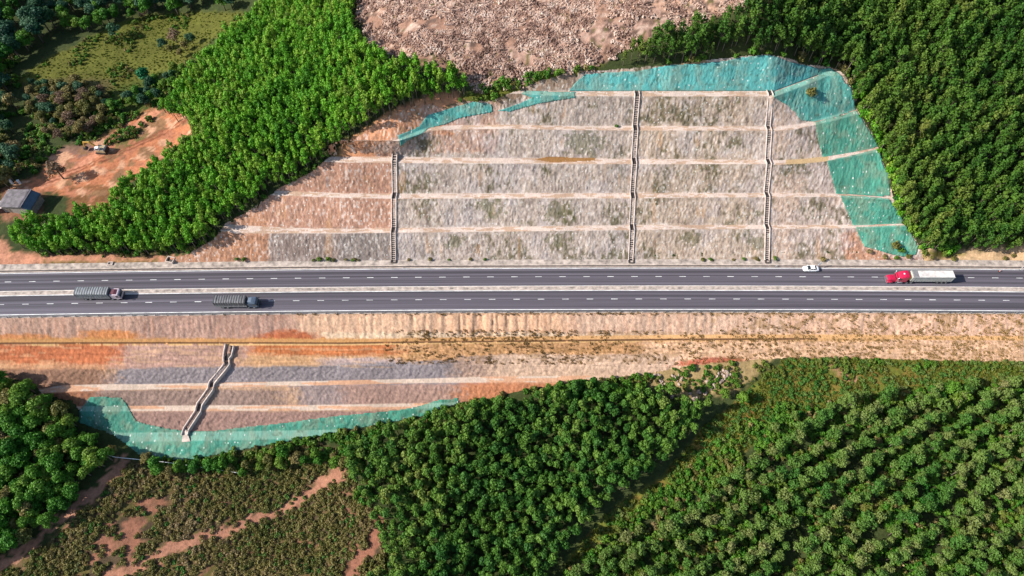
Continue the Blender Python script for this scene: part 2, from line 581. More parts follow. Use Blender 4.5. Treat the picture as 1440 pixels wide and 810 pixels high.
def nat_z(x, y):
    """smooth natural ground through the slope edges and the guessed heights"""
    x, y = np.asarray(x, float), np.asarray(y, float)
    sh = x.shape
    x, y = x.ravel(), y.ravel()
    out = np.empty(len(x))
    for i in range(0, len(x), 20000):
        a, b = x[i:i + 20000], y[i:i + 20000]
        k = -np.sqrt(((a[:, None] - PX) ** 2 + (b[:, None] - PY) ** 2) / _S ** 2 + 0.0006)
        out[i:i + 20000] = k @ _W[:-3] + _W[-3] + _W[-2] * a / _S + _W[-1] * b / _S
    out += (fbm(x * 0.05, y * 0.05, 5) - 0.5) * 0.8 * np.clip((np.abs(y) - 12) / 10, 0, 1)
    return out.reshape(sh)


def surf(x, y):
    """height of whatever surface lies at (x, y)"""
    z = nat_z(x, y)
    z = np.where(cut_inside(x, y), CUT.z(x, y), z)
    z = np.where(fill_inside(x, y), FILL.z(x, y), z)
    d = y - yo(x)
    return np.where((d > -8.1) & (d < 9.6), 0.02, z)


def hit_surf(u, v):
    """photo point -> point of the ground"""
    u, v = np.atleast_1d(np.asarray(u, float)), np.atleast_1d(np.asarray(v, float))
    z = np.full(u.shape, 70.0)
    done = np.zeros(u.shape, bool)
    lo = np.full(u.shape, -40.0)
    hi = np.full(u.shape, 70.0)
    for b in np.arange(68, -40, -2.0):
        x, y = unproj(u, v, b)
        k = (surf(x, y) >= b) & ~done
        lo[k], hi[k] = b, b + 2
        done |= k
    for _ in range(8):
        mid = (lo + hi) / 2
        x, y = unproj(u, v, mid)
        b = surf(x, y) >= mid
        lo, hi = np.where(b, mid, lo), np.where(b, hi, mid)
    x, y = unproj(u, v, lo)
    return x, y, lo


# ------------------------------------------------------------------ soil colours (kinds of soil and rock by area)
def paint(u, v, base, zones, jit=5.0, js=0.09, flat=1.0):
    """areas of one soil beside another, their edges ragged and mixed"""
    tot = 0.0
    for q, (m, fr) in enumerate(((1.0, 1.0), (1.6, 1.0), (1.2, 2.6), (2.2, 3.5))):
        ju = u + (fbm(u * js * fr, v * js * fr, 31 + q * 3, 4) - 0.5) * 2 * jit * m
        jv = v + (fbm(u * js * fr + 50, v * js * fr, 37 + q * 3, 4) - 0.5) * 2 * jit * m * flat
        c = np.empty(u.shape + (3,))
        c[:] = base
        for poly, col in zones:
            c[inpoly(ju, jv, poly)] = col
        tot = tot + c * 0.25
    return tot


def rect(u0, u1, v0, v1):
    return [(u0, v0), (u1, v0), (u1, v1), (u0, v1)]


MEADOW = [(25, 118), (45, 95), (75, 78), (110, 62), (150, 40), (200, 22), (300, 16), (350, 18), (325, 40), (290, 62), (265, 85), (215, 112), (150, 140), (100, 135), (60, 140)]
DIRT = [(58, 245), (66, 222), (95, 212), (125, 203), (165, 182), (215, 150), (238, 158), (268, 162), (268, 186), (245, 212), (205, 236), (165, 265), (150, 285), (110, 292), (95, 275), (60, 268), (12, 270), (20, 258)]
CLEAR = [(508, -160), (504, 20), (525, 60), (545, 78), (610, 97), (650, 100), (668, 128), (730, 122), (765, 104), (830, 98), (870, 74), (930, 50), (1045, 8), (1090, -160)]
TRACK1 = [(176, 648), (150, 675), (120, 705), (80, 735), (40, 770), (0, 795), (-60, 830)]
TRACK2 = [(480, 668), (440, 692), (400, 712), (350, 735), (310, 750), (270, 760), (220, 782), (160, 815)]
TRACK3 = [(530, 735), (525, 765), (505, 790), (485, 830)]
GRASS_R = [(790, 800), (835, 742), (880, 704), (925, 676), (960, 640), (990, 600), (1025, 575), (1050, 548), (1075, 528), (1120, 497), (1200, 494), (1300, 494), (1440, 494), (1600, 494), (1600, 560), (1300, 560), (1180, 575), (1110, 590), (1040, 640), (990, 668)]
SCRUB = [(178, 648), (250, 655), (330, 640), (440, 622), (490, 640), (500, 680), (540, 740), (540, 800), (510, 900), (-120, 900), (-60, 835), (60, 770), (130, 705)]


def ground_color(x, y, z):
    u, v, _ = proj(x, y, z)
    c = paint(u, v, A(66, 76, 40), [
        ([(490, -160), (1600, -160), (1600, 400), (1290, 370), (1000, 70)], A(66, 74, 38)),
        (MEADOW, A(104, 106, 42)),
        ([(25, 118), (100, 108), (160, 110), (160, 150), (60, 150)], A(100, 92, 52)),
        ([(150, 130), (260, 90), (300, 60), (300, 90), (235, 140), (180, 165)], A(78, 92, 34)),
        ([(15, 262), (60, 262), (60, 310), (0, 310), (0, 262)], A(150, 105, 80)),
        (DIRT, A(202, 130, 92)),
        ([(146, 203), (160, 193), (205, 166), (214, 172), (190, 190), (158, 208)], A(80, 72, 44)),
        ([(66, 222), (95, 205), (130, 204), (150, 215), (110, 232), (70, 236)], A(150, 112, 96)),
        (rect(95, 165, 262, 300), A(132, 92, 58)),
        ([(150, 196), (235, 172), (200, 200), (160, 214)], A(120, 108, 62)),
        ([(-400, 330), (8, 338), (12, 354), (60, 358), (200, 360), (262, 360), (262, 376), (-400, 385)], A(210, 148, 118)),
        ([(60, 369), (220, 366), (220, 375), (60, 376)], A(128, 112, 62)),
        ([(1270, 365), (1300, 348), (1380, 352), (1440, 345), (1900, 350), (1900, 376), (1270, 374)], A(222, 184, 142)),
        ([(1300, 352), (1345, 350), (1360, 360), (1300, 362)], A(120, 110, 46)),
        ([(470, 215), (500, 190), (560, 150), (620, 130), (640, 128), (655, 150), (600, 175)], A(222, 156, 116)),
        (CLEAR, A(166, 128, 108)),
        ([(700, 70), (860, 30), (960, 0), (980, 30), (860, 60), (760, 95)], A(188, 152, 134)),
        ([(930, -40), (1060, -40), (1050, 8), (960, 25), (920, 10)], A(210, 168, 142)),
        ([(640, 140), (670, 122), (760, 100), (850, 88), (840, 102), (735, 128), (690, 146)], A(104, 108, 40)),
        (SCRUB, A(122, 98, 68)),
        ([(110, 800), (150, 720), (190, 700), (240, 700), (200, 760), (170, 830)], A(164, 112, 88)),
        (GRASS_R, A(116, 120, 48)),
        ([(1030, 590), (1060, 575), (1100, 590), (1060, 605)], A(150, 112, 60)),
        ([(880, 525), (900, 500), (1000, 495), (1100, 494), (1060, 530), (1030, 552), (980, 560), (930, 550)], A(176, 150, 104)),
        ([(1160, 505), (1205, 525), (1210, 545), (1180, 530)], A(190, 140, 110)),
        ([(480, 700), (520, 720), (545, 745), (530, 800), (480, 830)], A(120, 84, 62)),
    ], 6.0)
    jit = (fbm(u * 0.08, v * 0.08, 51) - 0.5) * 14 + (fbm(u * 0.3, v * 0.3, 52) - 0.5) * 12
    k = inpoly(u, v, SCRUB)
    for q, col in ((54, A(146, 104, 80)), (56, A(108, 98, 54)), (58, A(92, 76, 56))):
        c[k & (fbm(u * 0.06, v * 0.07, q) > 0.58)] = col
    k = inpoly(u, v, DIRT)
    for q, thr, col in ((64, 0.56, A(186, 122, 92)), (66, 0.60, A(216, 164, 130)), (68, 0.64, A(150, 112, 80))):
        c[k & (fbm(u * 0.07, v * 0.1, q) > thr)] = col
    k = polydist(u, v, [(60, 262), (110, 236), (150, 205), (222, 156)], False) < 4
    c[k] = A(214, 146, 114)
    for off_ in (-2.2, 2.2):
        k = polydist(u + jit * 0.15, v + jit * 0.15, [(62, 258 + off_), (112, 238 + off_), (150, 222 + off_), (205, 198 + off_), (262, 170 + off_)], False) < 0.9
        c[k] = A(150, 92, 66)
    for tr, w, col in ((TRACK1, 8, A(184, 134, 108)), (TRACK2, 8, A(184, 130, 104)), (TRACK3, 11, A(160, 108, 86))):
        d = polydist(u + jit, v + jit, tr, False)
        c[d < w] = col
    k = inpoly(u, v, GRASS_R)
    dry = (fbm(u * 0.05, v * 0.08, 77) > 0.56) & k
    c[dry] = A(138, 118, 56)
    k = inpoly(u, v, CLEAR)
    for s, thr, col in ((83, 0.60, A(120, 96, 84)), (87, 0.63, A(206, 176, 158)), (91, 0.68, A(108, 100, 62))):
        c[k & (fbm(u * 0.12, v * 0.14, s) > thr)] = col
    return c


def cut_color(u, v):
    c = paint(u, v, A(200, 181, 168), [
        (rect(895, 1080, 100, 380), A(208, 184, 164)),
        (rect(1083, 1320, 60, 380), A(218, 189, 169)),
        (rect(100, 700, 100, 215), A(204, 166, 146)),
        (rect(100, 640, 60, 190), A(224, 160, 122)),
        ([(440, 216), (470, 190), (560, 150), (560, 192), (520, 208), (480, 216)], A(220, 156, 118)),
        (rect(200, 553, 215, 375), A(200, 152, 128)),
        (rect(377, 553, 322, 375), A(168, 148, 138)),
        (rect(480, 553, 325, 375), A(160, 146, 138)),
        (rect(200, 377, 300, 375), A(204, 150, 118)),
        ([(1200, 322), (1216, 347), (1255, 358), (1300, 362), (1300, 375), (1190, 375), (1178, 330)], A(214, 160, 130)),
        (rect(730, 815, 100, 127), A(168, 142, 122)),
        (rect(860, 1000, 60, 93), A(176, 150, 110)),
        ([(690, 140), (735, 124), (760, 113), (760, 131), (735, 140), (700, 150)], A(170, 140, 118)),
        (rect(1113, 1160, 140, 165), A(210, 172, 150)),
    ], 5.0)
    # weathering: grey wash, moss and seepage that run down the face
    def soft(f, lo, hi):
        t = np.clip((f - lo) / (hi - lo), 0, 1)
        return (t * t * (3 - 2 * t))[:, None]

    def over(c, k, col):
        return c * (1 - k) + np.array(col) * k
    mid = ((u > 556) & (v > 140)).astype(float)[:, None]
    c = over(c, soft(fbm(u * 0.03, v * 0.03, 101, 5), 0.5, 0.62) * 0.4 * mid, A(202, 190, 190))
    mm = ((u > 560) & (u < 1235)).astype(float)[:, None]
    m = fbm(u * 0.03, v * 0.03, 111, 4) * 0.55 + fbm(u * 0.3, v * 0.16, 113, 4) * 0.45
    c = over(c, soft(m, 0.48, 0.64) * 0.42 * mm, A(140, 128, 96))
    c = over(c, soft(m, 0.56, 0.68) * 0.72 * mm, A(96, 92, 56))
    sp = fbm(u * 0.42, v * 0.2, 121, 3)
    c = over(c, soft(sp, 0.55, 0.72) * 0.45, A(110, 92, 84))
    c = over(c, soft(1 - sp, 0.58, 0.74) * 0.55, A(246, 232, 222))
    o = fbm(u * 0.10, v * 0.02, 131, 3)
    c = over(c, soft(o, 0.72, 0.8) * 0.4, A(206, 156, 108))
    for pu, pv, pr in ((785, 298, 22), (785, 340, 16), (640, 338, 14), (1065, 340, 14), (970, 335, 15), (820, 200, 26), (690, 290, 20)):
        d = np.hypot(u - pu, (v - pv) * 1.2) / pr + (fbm(u * 0.25, v * 0.2, 141) - 0.5) * 2.2
        k = d < 0.8
        c[k] = c[k] * 0.45 + 0.55 * np.array(A(104, 104, 60))
    return c


def fill_color(u, v):
    c = paint(u, v, A(204, 164, 132), [
        (rect(-500, 420, 430, 482), A(196, 158, 138)),
        (rect(195, 400, 440, 480), A(184, 148, 132)),
        (rect(420, 800, 440, 470), A(228, 186, 154)),
        (rect(620, 830, 440, 470), A(230, 184, 150)),
        (rect(420, 1000, 468, 479), A(232, 202, 170)),
        (rect(800, 1100, 440, 470), A(222, 184, 158)),
        (rect(1100, 2000, 438, 500), A(234, 190, 160)),
        ([(105, 480), (120, 467), (150, 463), (190, 466), (195, 480)], A(216, 142, 88)),
        ([(-100, 480), (-20, 470), (70, 470), (80, 480)], A(212, 142, 92)),
        ([(355, 482), (365, 470), (400, 462), (440, 468), (470, 482)], A(186, 104, 68)),
        (rect(-500, 700, 476, 484.5), A(206, 148, 86)),
        (rect(640, 1250, 474, 481.5), A(218, 168, 112)),
        (rect(-500, 175, 484, 519), A(196, 114, 74)),
        (rect(-500, 175, 512, 519), A(206, 150, 112)),
        ([(170, 484), (350, 484), (345, 510), (335, 519), (160, 519)], A(184, 146, 130)),
        (rect(350, 560, 483, 505), A(198, 118, 70)),
        (rect(345, 600, 500, 519), A(212, 164, 120)),
        (rect(450, 640, 503, 516), A(190, 166, 158)),
        (rect(560, 900, 480, 508), A(212, 160, 112)),
        (rect(900, 2000, 480, 530), A(230, 186, 150)),
        ([(930, 512), (990, 502), (1045, 503), (1050, 508), (960, 516)], A(198, 110, 84)),
        (rect(-500, 150, 519, 545), A(156, 118, 96)),
        ([(150, 545), (165, 518), (440, 514), (580, 508), (690, 506), (690, 540)], A(150, 140, 142)),
        (rect(640, 700, 500, 535), A(182, 152, 134)),
        (rect(690, 950, 498, 535), A(218, 184, 158)),
        (rect(-500, 400, 548, 573), A(158, 132, 120)),
        (rect(420, 480, 540, 573), A(156, 138, 134)),
        (rect(480, 646, 540, 572), A(178, 144, 130)),
        (rect(645, 850, 538, 575), A(202, 134, 96)),
        (rect(-500, 700, 578, 640), A(166, 132, 120)),
        (rect(-500, 130, 545, 640), A(172, 116, 86)),
    ], 24.0, 0.07, 0.13)
    c = c * 0.96 + 0.04 * np.array(A(205, 165, 140))
    sp = fbm(u * 0.5, v * 0.5, 231, 3)
    c *= (0.62 + 0.76 * sp)[:, None]
    st2 = fbm(u * 0.5, v * 0.06, 236, 3)
    k = v < 484
    c[k] *= (0.8 + 0.4 * st2[k])[:, None]
    hz = fbm(u * 0.025, v * 0.75, 237, 4)
    k = (v >= 478) & (v < 518)
    c[k] *= (0.6 + 0.8 * hz[k])[:, None]
    up = v < 484
    st = fbm(u * 0.3, v * 0.03, 201, 3)
    k = (st > 0.62) & up
    c[k] = c[k] * 0.82 + 0.18 * np.array(A(190, 120, 80))
    k = (fbm(u * 0.03, v * 0.35, 211, 3) > 0.58) & (v > 482) & (v < 517) & (u < 600)
    c[k] = c[k] * 0.62 + 0.38 * np.array(A(224, 180, 136))
    k = (fbm(u * 0.14, v * 0.16, 221, 4) > 0.585) & (v > 466) & (v < 512) & (u > 540)
    c[k] = c[k] * 0.6 + 0.4 * np.array(A(150, 112, 62))
    k = (fbm(u * 0.2, v * 0.3, 225, 4) > 0.50) & (v < 441.5)
    c[k] = c[k] * 0.4 + 0.6 * np.array(A(128, 110, 76))
    k = (fbm(u * 0.09, v * 0.12, 228, 4) > 0.60) & (v < 470) & (u > 1000)
    c[k] = c[k] * 0.5 + 0.5 * np.array(A(150, 116, 66))
    return c


def loft_mesh(L, inside, colf, res, x0, x1, relief):
    """terraced slope as a grid; returns arrays so that nets can reuse the very same facets"""
    cols = np.arange(x0, x1 + 1e-6, res)
    Yc = np.array([np.interp(cols, XC, y) for y in L.Y])
    Zc = np.array([np.interp(cols, XC, z) for z in L.Z])
    V, UV, KIND = [], [], []
    s0 = 0.0
    for k, nm in enumerate(L.names):
        ln = np.median(np.hypot(Yc[k + 1] - Yc[k], Zc[k + 1] - Zc[k]))
        n = max(2, int(round(ln / res)))
        last = k == len(L.names) - 1
        for i in range(n + (1 if last else 0)):
            t = i / n
            y, z = Yc[k] * (1 - t) + Yc[k + 1] * t, Zc[k] * (1 - t) + Zc[k + 1] * t
            dy, dz = Yc[k + 1] - Yc[k], Zc[k + 1] - Zc[k]
            l = np.hypot(dy, dz) + 1e-6
            sgn = 1 if L.asc else -1
            ny_, nz_ = -dz / l * sgn, dy / l * sgn
            s = s0 + t * ln
            w = min(1.0, 6 * min(t, 1 - t) + 0.12)
            r = relief(nm, cols, s, t) * w
            V.append(np.stack([cols, y + ny_ * r, z + nz_ * r], 1))
            UV.append(np.stack([cols, np.full(cols.shape, s)], 1))
            KIND.append(k)
        s0 += ln
    nr, nc = len(V), len(cols)
    V, UV = np.concatenate(V), np.concatenate(UV)
    idx = np.arange(nr * nc).reshape(nr, nc)
    if L.asc:
        Fq = np.stack([idx[:-1, :-1], idx[:-1, 1:], idx[1:, 1:], idx[1:, :-1]], -1).reshape(-1, 4)
    else:
        Fq = np.stack([idx[:-1, :-1], idx[1:, :-1], idx[1:, 1:], idx[:-1, 1:]], -1).reshape(-1, 4)
    u, v, _ = proj(V[:, 0], V[:, 1], V[:, 2])
    kind = np.repeat(np.array([L.names[k] for k in KIND]), nc)
    ft = V[Fq].mean(1)
    ok = inside(ft[:, 0], ft[:, 1])
    return V, UV, Fq, u, v, kind, ok


def sub_mesh(name, V, UV, Fq, ok, alb, mat):
    f = Fq[ok]
    used = np.unique(f)
    rm = np.full(len(V), -1)
    rm[used] = np.arange(len(used))
    return np_mesh(name, V[used], rm[f], mat, alb[used], UV[used])


def cut_relief(nm, x, s, t):
    if nm == 'bench':
        return (fbm(x * 0.8, s * 0.8 + 0 * x, 3, 3) - 0.5) * 0.12
    return (fbm(x * 0.35, s * 0.12 + 0 * x, 1, 2) - 0.5) * 0.3 + (vn(x * 2.1, s * 0.45 + 0 * x, 9) - 0.5) * 0.12 + (vn(x * 3.9, s * 1.5 + 0 * x, 12) - 0.5) * 0.20


def fill_relief(nm, x, s, t):
    if nm in ('bench', 'berm'):
        return (fbm(x * 0.8, s * 0.8 + 0 * x, 13, 3) - 0.5) * 0.12
    if nm == 'slope':
        gul = np.clip(1 - np.abs(x + 12) / 34, 0.30, 1)
        rid = np.abs(fbm(x * 0.42 + 3, s * 0.05 + 0 * x, 19, 2) - 0.5) * 2
        return -np.clip(0.32 - rid, 0, 1) * 1.6 * gul + (fbm(x * 1.3, s * 0.8, 23, 3) - 0.5) * 0.3
    if nm == 'gentle':
        return (fbm(x * 0.25, s * 1.6 + 0 * x, 27, 4) - 0.5) * 0.6 + (vn(x * 2.6, s * 2.6 + 0 * x, 28) - 0.5) * 0.22
    d = x * 0.75 + s * 0.75
    return (vn(d * 1.9, (x - s) * 0.45, 29) - 0.5) * 0.24 + (vn(x * 3.0, s * 3.0 + 0 * x, 33) - 0.5) * 0.24


# --- cut slope
V, UV, Fq, u_, v_, kind, ok = loft_mesh(CUT, cut_inside, None, 0.25, -115, 135, cut_relief)
alb = cut_color(u_, v_)
isb = kind == 'bench'
alb[isb] = A(232, 210, 196)
kb = isb & (fbm(u_ * 0.07, v_ * 0.5, 301, 3) > 0.55)
alb[kb] = A(206, 174, 150)
pd = inpoly(u_, v_, [(752, 224), (770, 220.5), (838, 222), (836, 226), (775, 228.5)])
alb[pd] = A(166, 122, 74)
alb[isb & (u_ > 1105) & (v_ > 205) & (v_ < 235) & (u_ < 1165)] = A(212, 180, 136)
cut_me = sub_mesh('cut_slope', V, UV, Fq, ok, alb, M['cut'])
tag(link('cut_slope', cut_me), kind='structure')

TEAL, GTEAL = A(98, 178, 170), A(92, 168, 144)
NETS = [
    ('narrow teal net hugging the bare crest at the upper left end of the cut', TEAL,
     [(560, 190), (573, 185), (590, 178), (601, 162), (620, 156.6), (638, 151), (667, 143), (691.6, 146.6), (692.5, 157.5), (673, 161), (646, 166), (626, 175), (603, 180), (595, 187), (573, 198), (564, 205.5)]),
    ('wedge shaped teal net running out along the left end of the topmost bench', TEAL,
     [(701.6, 155.5), (728, 146.6), (748, 137.5), (733, 132), (738, 127.5), (780, 129), (809, 129.5), (808, 137.5), (780, 142), (756, 146), (716.6, 157)]),
    ('long broad teal net over the crest face above the topmost bench', A(104, 188, 184),
     [(800, 128), (810, 115), (823, 105), (860, 101.6), (897, 100), (923, 95), (947, 91), (977, 90), (1020, 86), (1037, 81.6), (1070, 78), (1090, 79), (1113, 88), (1137, 93), (1152, 96), (1150, 106), (1120, 117), (1088, 129), (1080, 128)]),
    ('large teal net with a round shrub growing in it beside the right stair drain', A(102, 180, 168),
     [(1085, 134), (1088, 129.5), (1120, 117.5), (1150, 106.5), (1153, 96.6), (1167, 96), (1180, 103), (1188, 115), (1197, 125), (1201, 143), (1203, 154), (1175, 165), (1145, 171), (1126, 169), (1118, 158), (1107, 148), (1092, 139)]),
    ('teal green net on the second tier from the top of the right end', GTEAL,
     [(1146, 171.5), (1175, 165.5), (1204, 155), (1212, 168), (1226, 190), (1236, 206), (1200, 214), (1157, 221), (1150, 195)]),
    ('green net on the middle tier of the right end, narrowing to bushes', GTEAL,
     [(1163, 226), (1200, 218), (1236, 209), (1241, 230), (1251, 247), (1251, 276), (1210, 274), (1176, 272.5), (1170, 250)]),
    ('green net on the tier second from the road at the right end', GTEAL,
     [(1182, 275), (1215, 276), (1250, 279.5), (1262, 297), (1273, 314), (1235, 315.5), (1200, 317), (1190, 295)]),
    ('green net ending in a rounded tip just above the road', GTEAL,
     [(1203, 319), (1240, 318), (1274, 316.5), (1284, 334), (1291, 346), (1288, 358), (1272, 361), (1255, 358), (1235, 352), (1216, 347), (1209, 334)]),
]


def make_net(label, col, poly, V, UV, Fq, u_, v_, kind, ok, lift, group):
    ft = V[Fq].mean(1)
    fu, fv, _ = proj(ft[:, 0], ft[:, 1], ft[:, 2])
    k = ok & inpoly(fu, fv, poly)
    a = np.empty((len(V), 3))
    a[:] = col
    b = (kind == 'bench')
    a[b] = a[b] * 0.6 + np.array(A(170, 208, 190)) * 0.4
    n = fbm(u_ * 0.12, v_ * 0.05, 401, 3)
    a *= (0.78 + 0.44 * n)[:, None]
    strip_ = (V[:, 0] + (fbm(V[:, 0] * 0.2, V[:, 2] * 0.3, 421, 2) - 0.5) * 0.8) / 4.0
    a *= (0.84 + 0.30 * hsh(np.floor(strip_), np.floor(strip_) * 0 + 3, 7))[:, None]
    seam = np.abs(strip_ - np.floor(strip_) - 0.5) > 0.465
    a[seam] *= 0.80
    soil = np.clip((fbm(u_ * 0.11, v_ * 0.09, 431, 5) - 0.44) / 0.2, 0, 1)[:, None] * 0.34
    a = a * (1 - soil) + np.array(A(168, 166, 140)) * soil
    dirt = fbm(u_ * 0.16, v_ * 0.16, 411, 4) > 0.70
    a[dirt] = a[dirt] * 0.55 + np.array(A(104, 120, 90)) * 0.25
    W = V + np.array([0, -0.05, 0.06]) * lift
    me = sub_mesh('slope_net', W, UV, Fq, k, a, M['net'])
    o = link('slope_net', me)
    m = o.modifiers.new('thick', 'SOLIDIFY')
    m.thickness = 0.02
    m.offset = 1
    return tag(o, label, 'slope net', group)


for lb, col, poly in NETS:
    make_net(lb, col, poly, V, UV, Fq, u_, v_, kind, ok, 1.0, 'green nets pinned over the cut slope')

# --- embankment
V2, UV2, F2, u2, v2, kind2, ok2 = loft_mesh(FILL, fill_inside, None, 0.3, -240, 240, fill_relief)
alb2 = fill_color(u2, v2)
isb2 = (kind2 == 'bench') & (u2 < 830)
alb2[isb2] = A(224, 200, 180)
bm_ = kind2 == 'berm'
bt = np.clip((u2[bm_] - 500) / 400, 0, 1)[:, None]
alb2[bm_] = np.array(A(204, 152, 98)) * (1 - bt) + np.array(A(226, 176, 122)) * bt
yb_ = V2[:, 1] - np.interp(V2[:, 0], XC, FILL.Y[2])
wet = (np.abs(yb_ - 0.15) < 0.16) & (u2 < 1150)
alb2[wet] = A(112, 78, 54)
rim = (np.abs(yb_ + 0.25) < 0.16) & (u2 < 900)
alb2[rim] = A(236, 190, 130)
kb = isb2 & (fbm(u2 * 0.02, v2 * 0.3, 311, 3) > 0.52)
alb2[kb] = A(222, 172, 138)
tag(link('embankment', sub_mesh('embankment', V2, UV2, F2, ok2, alb2, M['fill'])), kind='structure')
S_NET = [(127.5, 557.5), (170, 559), (175, 564), (181, 572), (184, 578), (192, 592), (205, 596), (235, 602.5), (260, 606), (300, 606), (333, 601.6), (400, 595), (440, 589),
         (482, 584), (518, 581), (565, 576), (590, 571), (615, 563), (643, 560), (646, 566), (600, 584), (560, 592), (440, 614), (330, 634), (260, 648), (200, 642), (160, 612), (111, 594), (112, 577)]
make_net('long green net along the foot of the embankment below the road', A(82, 156, 134), S_NET, V2, UV2, F2, u2, v2, kind2, ok2, 1.0, None)

# --- natural ground: one sheet to the horizon, dipping under the cut, the road and the embankment
gx = np.concatenate([-np.geomspace(1600, 260, 14)[:-1], np.arange(-250, 250.1, 0.8), np.geomspace(260, 1600, 14)[1:]])
gy = np.concatenate([-np.geomspace(1300, 150, 12)[:-1], np.arange(-140, 200.1, 0.8), np.geomspace(215, 1800, 14)])
GX, GY = np.meshgrid(gx, gy)
GZ = nat_z(GX, GY)
GZs = GZ.copy()
ci, fi = cut_inside(GX, GY), fill_inside(GX, GY)
d = GY - yo(GX)
corr = (d > -8.3) & (d < 9.75)
gcol = ground_color(GX.ravel(), GY.ravel(), GZ.ravel())
cw = list(zip(cx, cy))
fw = list(zip(fx, fy))
near = (np.abs(GX) < 260) & (np.abs(GY) < 160)
if True:
    k = ci & near
    dd = polydist(GX[k], GY[k], cw[::2])
    GZ[k] = CUT.z(GX[k], GY[k]) - np.clip(dd * 0.5, 0.12, 3)
    k = fi & near
    dd = polydist(GX[k], GY[k], fw[::2], False)
    GZ[k] = FILL.z(GX[k], GY[k]) - np.clip(dd * 0.5, 0.12, 3)
    GZ[corr] = -1.2
    k = fi & ~near
    GZ[k] = FILL.z(GX[k], GY[k]) - 2
inb = ~(ci | fi | corr)
GZ += np.where(inb, (fbm(GX * 0.35, GY * 0.35, 61, 3) - 0.5) * 0.5, 0)
gu, gv, _ = proj(GX, GY, GZ)
k = inpoly(gu, gv, CLEAR) & inb
GZ += np.where(k, (fbm(GX * 0.5, GY * 0.5, 65, 3) - 0.5) * 0.9, 0)
nr, nc = GX.shape
idx = np.arange(nr * nc).reshape(nr, nc)
GF = np.stack([idx[:-1, :-1], idx[:-1, 1:], idx[1:, 1:], idx[1:, :-1]], -1).reshape(-1, 4)
tag(link('ground', np_mesh('ground', np.stack([GX.ravel(), GY.ravel(), GZ.ravel()], 1), GF, M['ground'], gcol)), kind='structure')

# ------------------------------------------------------------------ road
def strip(y0, y1, z, x0=-420.0, x1=420.0, step=4.0, z1=None):
    xs = np.arange(x0, x1 + 0.01, step)
    n = len(xs)
    ya, yb = y0 + yo(xs), y1 + yo(xs)
    Vv = np.concatenate([np.stack([xs, ya, np.full(n, z)], 1), np.stack([xs, yb, np.full(n, z if z1 is None else z1)], 1)])
    Ff = np.stack([np.arange(n - 1), np.arange(1, n), np.arange(n + 1, 2 * n), np.arange(n, 2 * n - 1)], 1)
    uv = np.concatenate([np.stack([xs, np.full(n, y0)], 1), np.stack([xs, np.full(n, y1)], 1)])
    return Vv, Ff, uv


def strips(name, specs, mat, kind='structure'):
    Vs, Fs, Us, b = [], [], [], 0
    for sp in specs:
        a, f, c = strip(*sp[:3], **(sp[3] if len(sp) > 3 else {}))
        Vs.append(a); Fs.append(f + b); Us.append(c)
        b += len(a)
    o = link(name, np_mesh(name, np.concatenate(Vs), np.concatenate(Fs), mat, None, np.concatenate(Us), smooth=False))
    return tag(o, kind=kind)


def curb_run(name, y0, y1, z0, z1, mat, x0=-420.0, x1=420.0):
    """low solid run along the road"""
    return strips(name, [(y0, y1, z1, dict(x0=x0, x1=x1)), (y0 - 0.001, y0, z0, dict(z1=z1, x0=x0, x1=x1)), (y1, y1 + 0.001, z1, dict(z1=z0, x0=x0, x1=x1))], mat)


strips('road', [(-7.75, -0.55, 0.0), (0.6, 7.1, 0.0)], M['asphalt'])
marks = [(-7.22, -6.98, 0.006), (-0.88, -0.66, 0.006), (0.68, 0.84, 0.006), (6.72, 6.92, 0.006)]
for yc, ph in ((3.93, -6.36), (-3.66, -5.77)):
    for i in range(-40, 41):
        xc = ph + i * 7.09
        marks.append((yc - 0.075, yc + 0.075, 0.006, dict(x0=xc - 0.95, x1=xc + 0.95, step=1.9)))
strips('lane_markings', marks, M['paint'])
strips('median_strip', [(-0.42, 0.46, 0.10)], M['median'])
curb_run('median_kerb', -0.62, -0.42, 0.0, 0.16, M['concrete'])
curb_run('median_kerb', 0.46, 0.64, 0.0, 0.16, M['concrete'])
strips('shoulder', [(-8.15, -7.75, 0.01)], M['median'])
curb_run('gutter_kerb', 7.06, 7.30, 0.0, 0.14, M['concrete'])
strips('gutter', [(7.30, 7.75, -0.12)], M['drain_dark'])
curb_run('gutter_wall', 7.75, 8.0, -0.12, 0.26, M['concrete'])
strips('verge', [(8.0, 9.9, 0.22, dict(z1=0.3))], M['median'])

# guardrail
gr = empty('guardrail', (0, -7.95, 0), 0, 'long steel guardrail along the embankment side of the road', 'guardrail')
xs = np.arange(-200, 200.1, 4.0)
prof = [(-0.02, 0.48), (0.05, 0.54), (0.0, 0.62), (0.05, 0.70), (-0.02, 0.78), (-0.05, 0.78), (-0.03, 0.62), (-0.05, 0.48)]
rv = np.concatenate([np.stack([xs, yo(xs) + a, np.full(len(xs), b)], 1) for a, b in prof])
n = len(xs)
rf = np.concatenate([np.stack([np.arange(n - 1) + i * n, np.arange(1, n) + i * n, np.arange(1, n) + ((i + 1) % 8) * n, np.arange(n - 1) + ((i + 1) % 8) * n], 1) for i in range(8)])
link('rail', np_mesh('rail', rv, rf, M['steel'], smooth=False), gr)
pm = MB().box(-0.08, 0.08, -0.09, 0.05, -0.15, 0.82).mesh('post', M['steel'])
for i in range(98):
    xx = -157 + i * 3.24
    p = link('post', pm, gr)
    p.location = (xx, float(yo(xx)) - 0.10, 0)
